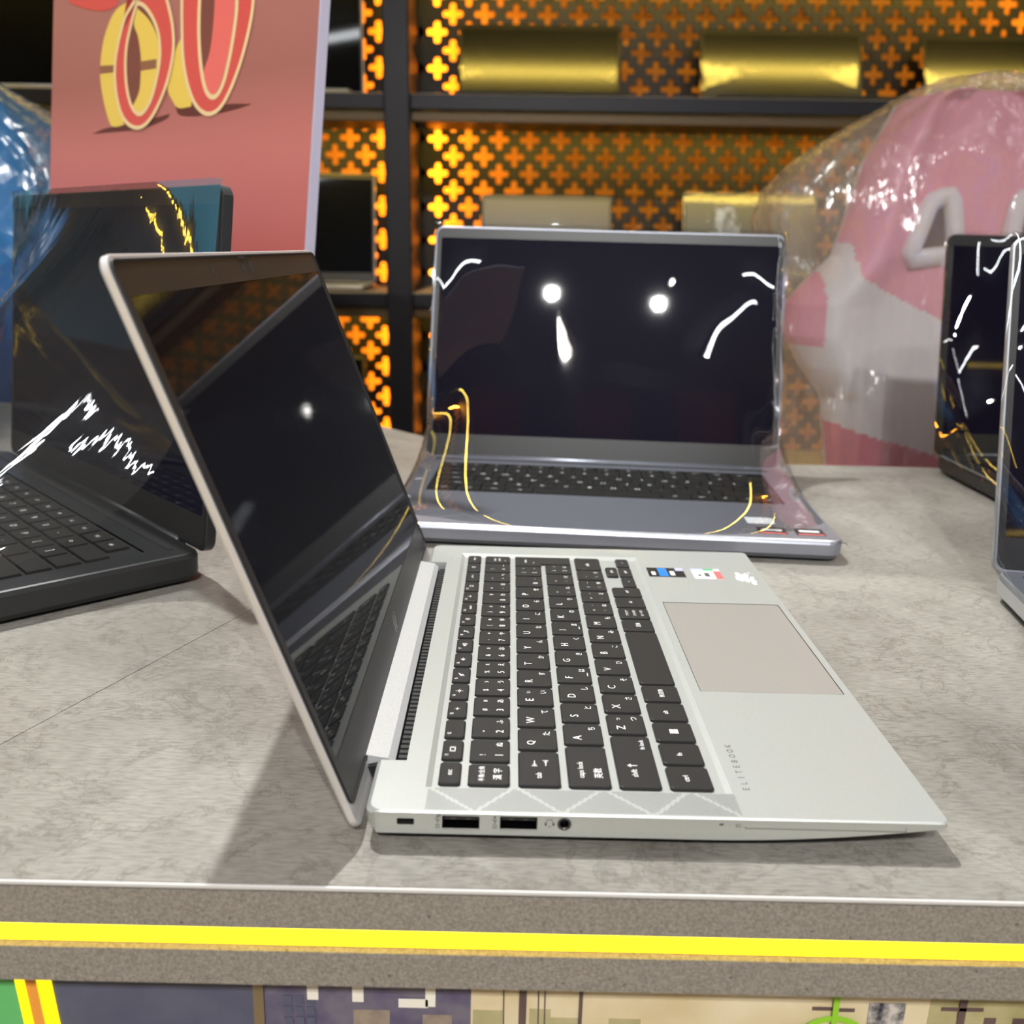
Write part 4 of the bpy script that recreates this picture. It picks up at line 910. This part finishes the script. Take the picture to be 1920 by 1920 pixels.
flat('zero_face', zo, 'signred'); flat('zero_opening', zi_, 'signshadow2'); flat('zero_inner_wall', loop_open(z_w), 'signpink')
strip('zero_outline', zo, .0035, 'signcream'); strip('zero_outline', zi_, .0040, 'signcream')
e_out = sg('out8'); eo = e_out + [(u * .93 + .0105, 2 * .404 - v) for u, v in reversed(e_out)]
flat('eight_face', eo, 'signred'); flat('eight_opening', sg('in8'), 'signshadow2'); flat('eight_inner_wall', sg('wall8'), 'signgold'); flat('eight_inner_band', sg('wband8'), 'signgolddark')
strip('eight_outline', eo, .0035, 'signcream'); strip('eight_outline', sg('in8'), .0035, 'signcream')
up8 = [(u * .93 + .0105, 2 * .404 - v) for u, v in reversed(sg('in8'))]; flat('eight_opening', up8, 'signshadow2'); strip('eight_outline', up8, .0035, 'signcream')

# ------------------------------------------------------------------ shelf wall
SF, SB = 1.68, 2.02      # front plane, perforated panel plane
zt = lambda z: TT + .0135 + z
PIV = Vector((0, SB, zt(.19))); RY = -.013
MSH = Matrix.Translation(PIV) @ Matrix.Rotation(RY, 4, 'Y') @ Matrix.Translation(-PIV)
shelf = thing('display_shelf', 'tall black wall shelf with cross-shaped holes glowing amber', 'shelf', MSH @ Vector((0, SB, 0)))
shelf.rotation_euler = (0, RY, 0)
def sh(g, name, mat, sm=False):
    o = g.mk(name, mat, shelf, sm); o.data.transform(Matrix.Translation((0, -SB, 0))); return o
posts = [(-1.62, -1.57), (-.200, -.150), (1.33, 1.38)]
boards = [zt(-.66), zt(-.285), zt(.095), zt(.468), zt(.84), zt(1.21)]
for x0, x1 in posts:
    sh(G().box(x0, x1, SF - .01, SF + .04, .0, 2.35, bev=.003), 'post', 'shelfblack')
    sh(G().box(x0 + .012, x1 - .012, SF + .04, SB - .002, .0, 2.35), 'side_panel', 'shelfblack')
bays = [(-1.57, -.200), (-.150, 1.33)]
for x0, x1 in bays:
    for z in boards:
        sh(G().box(x0, x1, SF, SB - .004, z - .028, z, bev=.002), 'shelf_board', 'shelfblack')
        sh(G().box(x0, x1, SF + .002, SB - .006, z, z + .0012), 'shelf_top', 'shelftop')
        sh(G().box(x0, x1, SF + .012, SF + .024, z - .048, z - .0285, bev=.002), 'light_fascia', 'fascia')
        sh(G().box(x0 + .01, x1 - .01, SF + .026, SF + .040, z - .040, z - .030), 'shelf_light', 'shelf_led')
# perforated panels
PX, PZ = .0695, .0735
def cross_outline(k=5):
    aL, hw_ = .0228, .0070; P = []
    for q in range(4):
        c_, s_ = math.cos(q * math.pi / 2), math.sin(q * math.pi / 2)
        pts = [(aL - hw_ * .75 + hw_ * .75 * math.cos(R(a)), hw_ * math.sin(R(a))) for a in (-90, -50, -20, 20, 50, 90)] + [(hw_, hw_)]
        P += [(x * c_ - y * s_, x * s_ + y * c_) for x, y in pts]
    return P
CO = cross_outline()
def perforated(cx0, cz0, i0, i1, j0, j1, solid_cols, name='perforated_panel'):
    """one punched sheet: diamond cells in a staggered lattice, each with a cross-shaped hole"""
    V = []; F = []; th_ = .008; nC = len(CO)
    rim = []
    for (u, v) in CO:
        k = 1 / (abs(u) / (PX / 2) + abs(v) / (PZ / 2)); rim.append((u * k, v * k))
    tips = [(PX / 2, 0), (0, PZ / 2), (-PX / 2, 0), (0, -PZ / 2)]
    for i in range(i0, i1 + 1):
        for j in range(j0, j1 + 1):
            if (i + j) % 2: continue
            cx, cz = cx0 + i * PX / 2, cz0 + j * PZ / 2; b = len(V)
            if i in solid_cols:
                V += [(cx + u, SB, cz + v) for u, v in tips]; F.append((b, b + 1, b + 2, b + 3)); continue
            V += [(cx + u, SB, cz + v) for u, v in CO] + [(cx + u, SB, cz + v) for u, v in rim] + [(cx + u, SB + th_, cz + v) for u, v in CO]
            for q in range(nC):
                p = (q + 1) % nC
                F.append((b + q, b + p, b + nC + p, b + nC + q)); F.append((b + q, b + 2 * nC + q, b + 2 * nC + p, b + p))
            for q4, (tu, tv) in enumerate(tips):
                n0_ = len(V); V.append((cx + tu, SB, cz + tv)); F.append((b + nC + q4 * 7 + 2, b + nC + q4 * 7 + 3, n0_))
    o = mk(name, V, F, 'panelblack', shelf); o.data.transform(Matrix.Translation((0, -SB, 0))); return o
perforated(-.122, zt(.716), 0 - 2, 42, -34, 18, (-1, -2))
perforated(-.252, zt(.716), -36, 2, -34, 18, (1, 2))
sh(G().box(-1.62, 1.38, SB + .10, SB + .11, 0, 2.35), 'backing_board', 'backing')
for x in (-1.595, -.175, 1.355):
    sh(G().box(x - .012, x + .012, SB + .03, SB + .045, .1, 2.3), 'amber_light', 'amber_led')
M['amber_fill'] = emat('added amber fill', (1, .27, .02), 1.1)
for z in boards[1:]: sh(G().box(-1.55, 1.33, SB + .02, SB + .03, z - .020, z - .008), 'amber_light', 'amber_fill')  # hidden strips added to brighten the crosses away from the posts
# laptops on the shelf
def shelf_laptop(x, zi, label, lw=.345, tilt=14, H=.235, shell='darkgrey', scr='screen', film=None, rz=0, yo=1.90, group='laptops on the wall shelf'):
    t_ = build_laptop('laptop', label, MSH @ Vector((x, yo, boards[zi] + .0016)), R(rz), lw, .18, H, R(tilt), (shell, shell, scr, shell), th=.012, keys=False, film=film, film_seed=x * 3 + 11, film_k=(.30, .25), group=None, film_amp=.05)
    t_.rotation_euler = (0, RY, R(rz)); return t_
M['screen_sheen'] = pmat('satin screen', (.07, .07, .065), .17, .6, spec=.8)
shelf_laptop(.103, 3, 'wrapped laptop glowing gold on the upper shelf, nearest the black post', scr='screen_sheen', film='film3', H=.18, tilt=20.5)
shelf_laptop(.62, 3, 'wrapped laptop glowing gold on the upper shelf, middle of three', scr='screen_sheen', film='film3', H=.175, tilt=19.5)
shelf_laptop(1.10, 3, 'wrapped laptop glowing gold on the upper shelf, behind the pink chair top', scr='screen_sheen', film='film3', H=.17, tilt=20.5)
shelf_laptop(.125, 2, 'grey laptop on the middle shelf, seen just above the wrapped grey laptop', shell='darkgrey', scr=pmat('grey satin panel', (.07, .07, .09), .35, .2), H=.2, lw=.29)
shelf_laptop(.58, 2, 'film-wrapped silver laptop on the middle shelf beside the pink chair', shell='greydeck', scr=pmat('pale grey satin panel', (.10, .11, .14), .35, .2), H=.21, lw=.30, film='film3')
shelf_laptop(-.47, 3, 'black-screened laptop with pale base on the upper shelf behind the red sign', shell='silver2', H=.30, tilt=3, lw=.40)
shelf_laptop(-1.05, 3, 'black-screened laptop on the upper shelf left of the red sign', shell='silver2', H=.30, tilt=3, lw=.42)
shelf_laptop(-.42, 2, 'navy-screened laptop with cream base on the middle shelf right of the red sign', shell='edge', H=.235, tilt=8, lw=.33)
shelf_laptop(-.46, 1, 'dark laptop on the low shelf behind the silver laptop screen', H=.22, tilt=10)
# ------------------------------------------------------------------ gaming chairs
def chair(name, label, bag_label, loc, rz, cols, bagmat, sc_=1.0):
    t = thing(name, label, 'chair', loc, rz)
    prof = [(165, .050), (172, .085), (185, .105), (250, .13), (300, .148), (400, .165), (470, .180), (520, .215), (560, .238), (620, .238), (680, .215), (740, .182), (870, .168), (1000, .17), (1200, .18), (1320, .19)]
    def hwid(y):
        for (a, b), (c_, d) in zip(prof, prof[1:]):
            if a <= y <= c_: return b + (d - b) * (y - a) / (c_ - a)
        return prof[-1][1]
    zc = lambda y: (.397 - (y - 165) * .000681) + TT + .0135
    hole = [(103, 370), (62, 357), (49, 457), (135, 468)]
    def inside(d, y):
        c_ = False
        for i in range(4):
            (x0, y0), (x1, y1) = hole[i], hole[(i + 1) % 4]
            if (y0 > y) != (y1 > y) and d < (x1 - x0) * (y - y0) / (y1 - y0) + x0: c_ = not c_
        return c_
    NX_, NZ_ = 120, 210; grids = {}
    def surf(s_, y, front):
        h = hwid(y); a = abs(s_); bol = .035 * math.exp(-((a - .82) / .22) ** 2) + .02
        edge_ = math.sqrt(max(0, 1 - a ** 6))
        yo = -(bol + .02) * edge_ if front else .05 * edge_
        lean = (zc(870) - zc(y)) * -.12
        return (s_ * h, yo + lean, zc(y))
    parts = {}
    def put(k, V, F=((0, 1, 2, 3),)):
        parts.setdefault(k, G()).add(V, list(F))
    ys = [165 + (1320 - 165) * (j / NZ_) for j in range(NZ_ + 1)]
    for j in range(NZ_):
        for i in range(NX_):
            s0, s1 = -1 + 2 * i / NX_, -1 + 2 * (i + 1) / NX_; y0, y1 = ys[j], ys[j + 1]
            d = abs((s0 + s1) / 2) * hwid((y0 + y1) / 2) * 1400; ym = (y0 + y1) / 2
            if inside(d, ym): continue
            line = 500 + (240 - d) * .465
            if ym < line and d < 285 and not (d > 232 - (ym - 440) * .05 and ym > 445): k = 'pink'
            elif d > 282 and ym < 640: k = 'pink'
            elif ym > 790 + (228 - d) * .3: k = 'hot'
            else: k = 'white'
            put(k, [surf(s0, y0, 1), surf(s1, y0, 1), surf(s1, y1, 1), surf(s0, y1, 1)], [(3, 2, 1, 0)])
            put('back', [surf(s0, y0, 0), surf(s1, y0, 0), surf(s1, y1, 0), surf(s0, y1, 0)])
    y0 = ys[0]
    for i in range(NX_):
        s0, s1 = -1 + 2 * i / NX_, -1 + 2 * (i + 1) / NX_; put('pink', [surf(s0, y0, 1), surf(s1, y0, 1), surf(s1, y0, 0), surf(s0, y0, 0)])
    nm = {'pink': 'backrest_upper', 'white': 'backrest_panel', 'hot': 'backrest_lower', 'back': 'backrest_shell'}
    for k, g in parts.items(): g.mk(nm[k], cols[k], t, True)
    for sx in (-1, 1):   # slot rims
        g = G(); P = []
        hp = [(103, 366), (62, 352), (46, 460), (140, 474)]
        for i in range(4):
            (x0, y0), (x1, y1) = hp[i], hp[(i + 1) % 4]
            for q in (.12, .35, .65, .88): P.append((x0 + (x1 - x0) * q, y0 + (y1 - y0) * q))
        g.tube([(lambda S: (S[0], S[1] - .004, S[2]))(surf(sx * d / 1400 / hwid(y), y, 1)) for d, y in P], .0125, 8, True); g.mk('slot_rim', cols['rim'], t, True)
    # seat, arms, pedestal
    g = G(); g.add(*rbox(-.25, .25, .0, .52, .46, .57, .035)); g.mk('seat', cols['pink'], t, True)
    for sx in (-1, 1):
        g = G(); g.add(*rbox(sx * .30 - .045, sx * .30 + .045, .04, .32, .735, .775, .018)); ar = g.mk('armrest', cols['rim'], t, True)
        G().tube([(sx * .30, .2, .74), (sx * .30, .2, .52), (sx * .2, .2, .46)], .022, 10).mk('arm_post', 'black', ar, True)
    G().tube([(0, .25, .46), (0, .25, .09)], [.03, .022], 12).mk('gas_lift', 'black', t, True)
    for k in range(5):
        a = 2 * math.pi * k / 5 + .3; ex, ey = .30 * math.cos(a), .25 + .30 * math.sin(a)
        lg = G().tube([(0, .25, .13), (ex, ey, .085)], [.03, .018], 8).mk('base_leg', 'black', t, True)
        G().tube([(ex - .02 * math.sin(a), ey + .02 * math.cos(a), .03), (ex + .02 * math.sin(a), ey - .02 * math.cos(a), .03)], .0295, 12).mk('caster', 'black', lg, True)
    # bag
    bp = [(155, .02), (165, .07), (185, .10), (215, .135), (260, .19), (315, .245), (370, .282), (420, .29), (480, .282), (600, .268), (870, .268), (1050, .28), (1200, .30)]
    def bw_(y):
        for (a, b), (c_, d) in zip(bp, bp[1:]):
            if a <= y <= c_: return b + (d - b) * (y - a) / (c_ - a)
        return bp[-1][1]
    V = []; NA = 144; yy = [155 + (1200 - 155) * (j / 90) ** 1.15 for j in range(91)]
    for y in yy:
        h = bw_(y)
        for i in range(NA):
            a = 2 * math.pi * i / NA; c_, s_ = math.cos(a), math.sin(a)
            ex = abs(c_) ** .75 * (1 if c_ > 0 else -1); ey = abs(s_) ** .75 * (1 if s_ > 0 else -1)
            grow = min(1, (y - 150) / 150); dep = .05 + .07 * grow
            wr = noise.noise(Vector((a * 4.5, y * .004, loc[0]))) * .011 * grow + noise.noise(Vector((a * 13, y * .012 + a * 2, 3 + loc[0]))) * .005 * grow - abs(noise.noise(Vector((a * 6 + 9, y * .0035 + a, 7 + loc[0])))) * .016 * grow
            lean = (zc(870) - zc(y)) * -.12
            V.append((ex * (h + wr), ey * (dep + wr) - .015 + lean, zc(y) + .012 + .004 * noise.noise(Vector((a * 3, 1, 1)))))
    F = [(j * NA + i, (j + 1) * NA + i, (j + 1) * NA + (i + 1) % NA, j * NA + (i + 1) % NA) for j in range(90) for i in range(NA)] + [tuple(range(NA))]
    mk('plastic_cover', V, F, bagmat, t, True)
    return t
chair('gaming_chair', 'pink and white gaming chair in a cloudy plastic bag', '', (.655, 1.0, 0), R(2), dict(pink='pink', white='white', hot='hotpink', back='white', rim='white'), 'bag')
chair('gaming_chair', 'blue gaming chair in bubble wrap behind the red sign', '', (-.76, 1.03, 0), R(6), dict(pink='lightblue', white='blue', hot='blue', back='blue', rim='blue'), 'bubble')
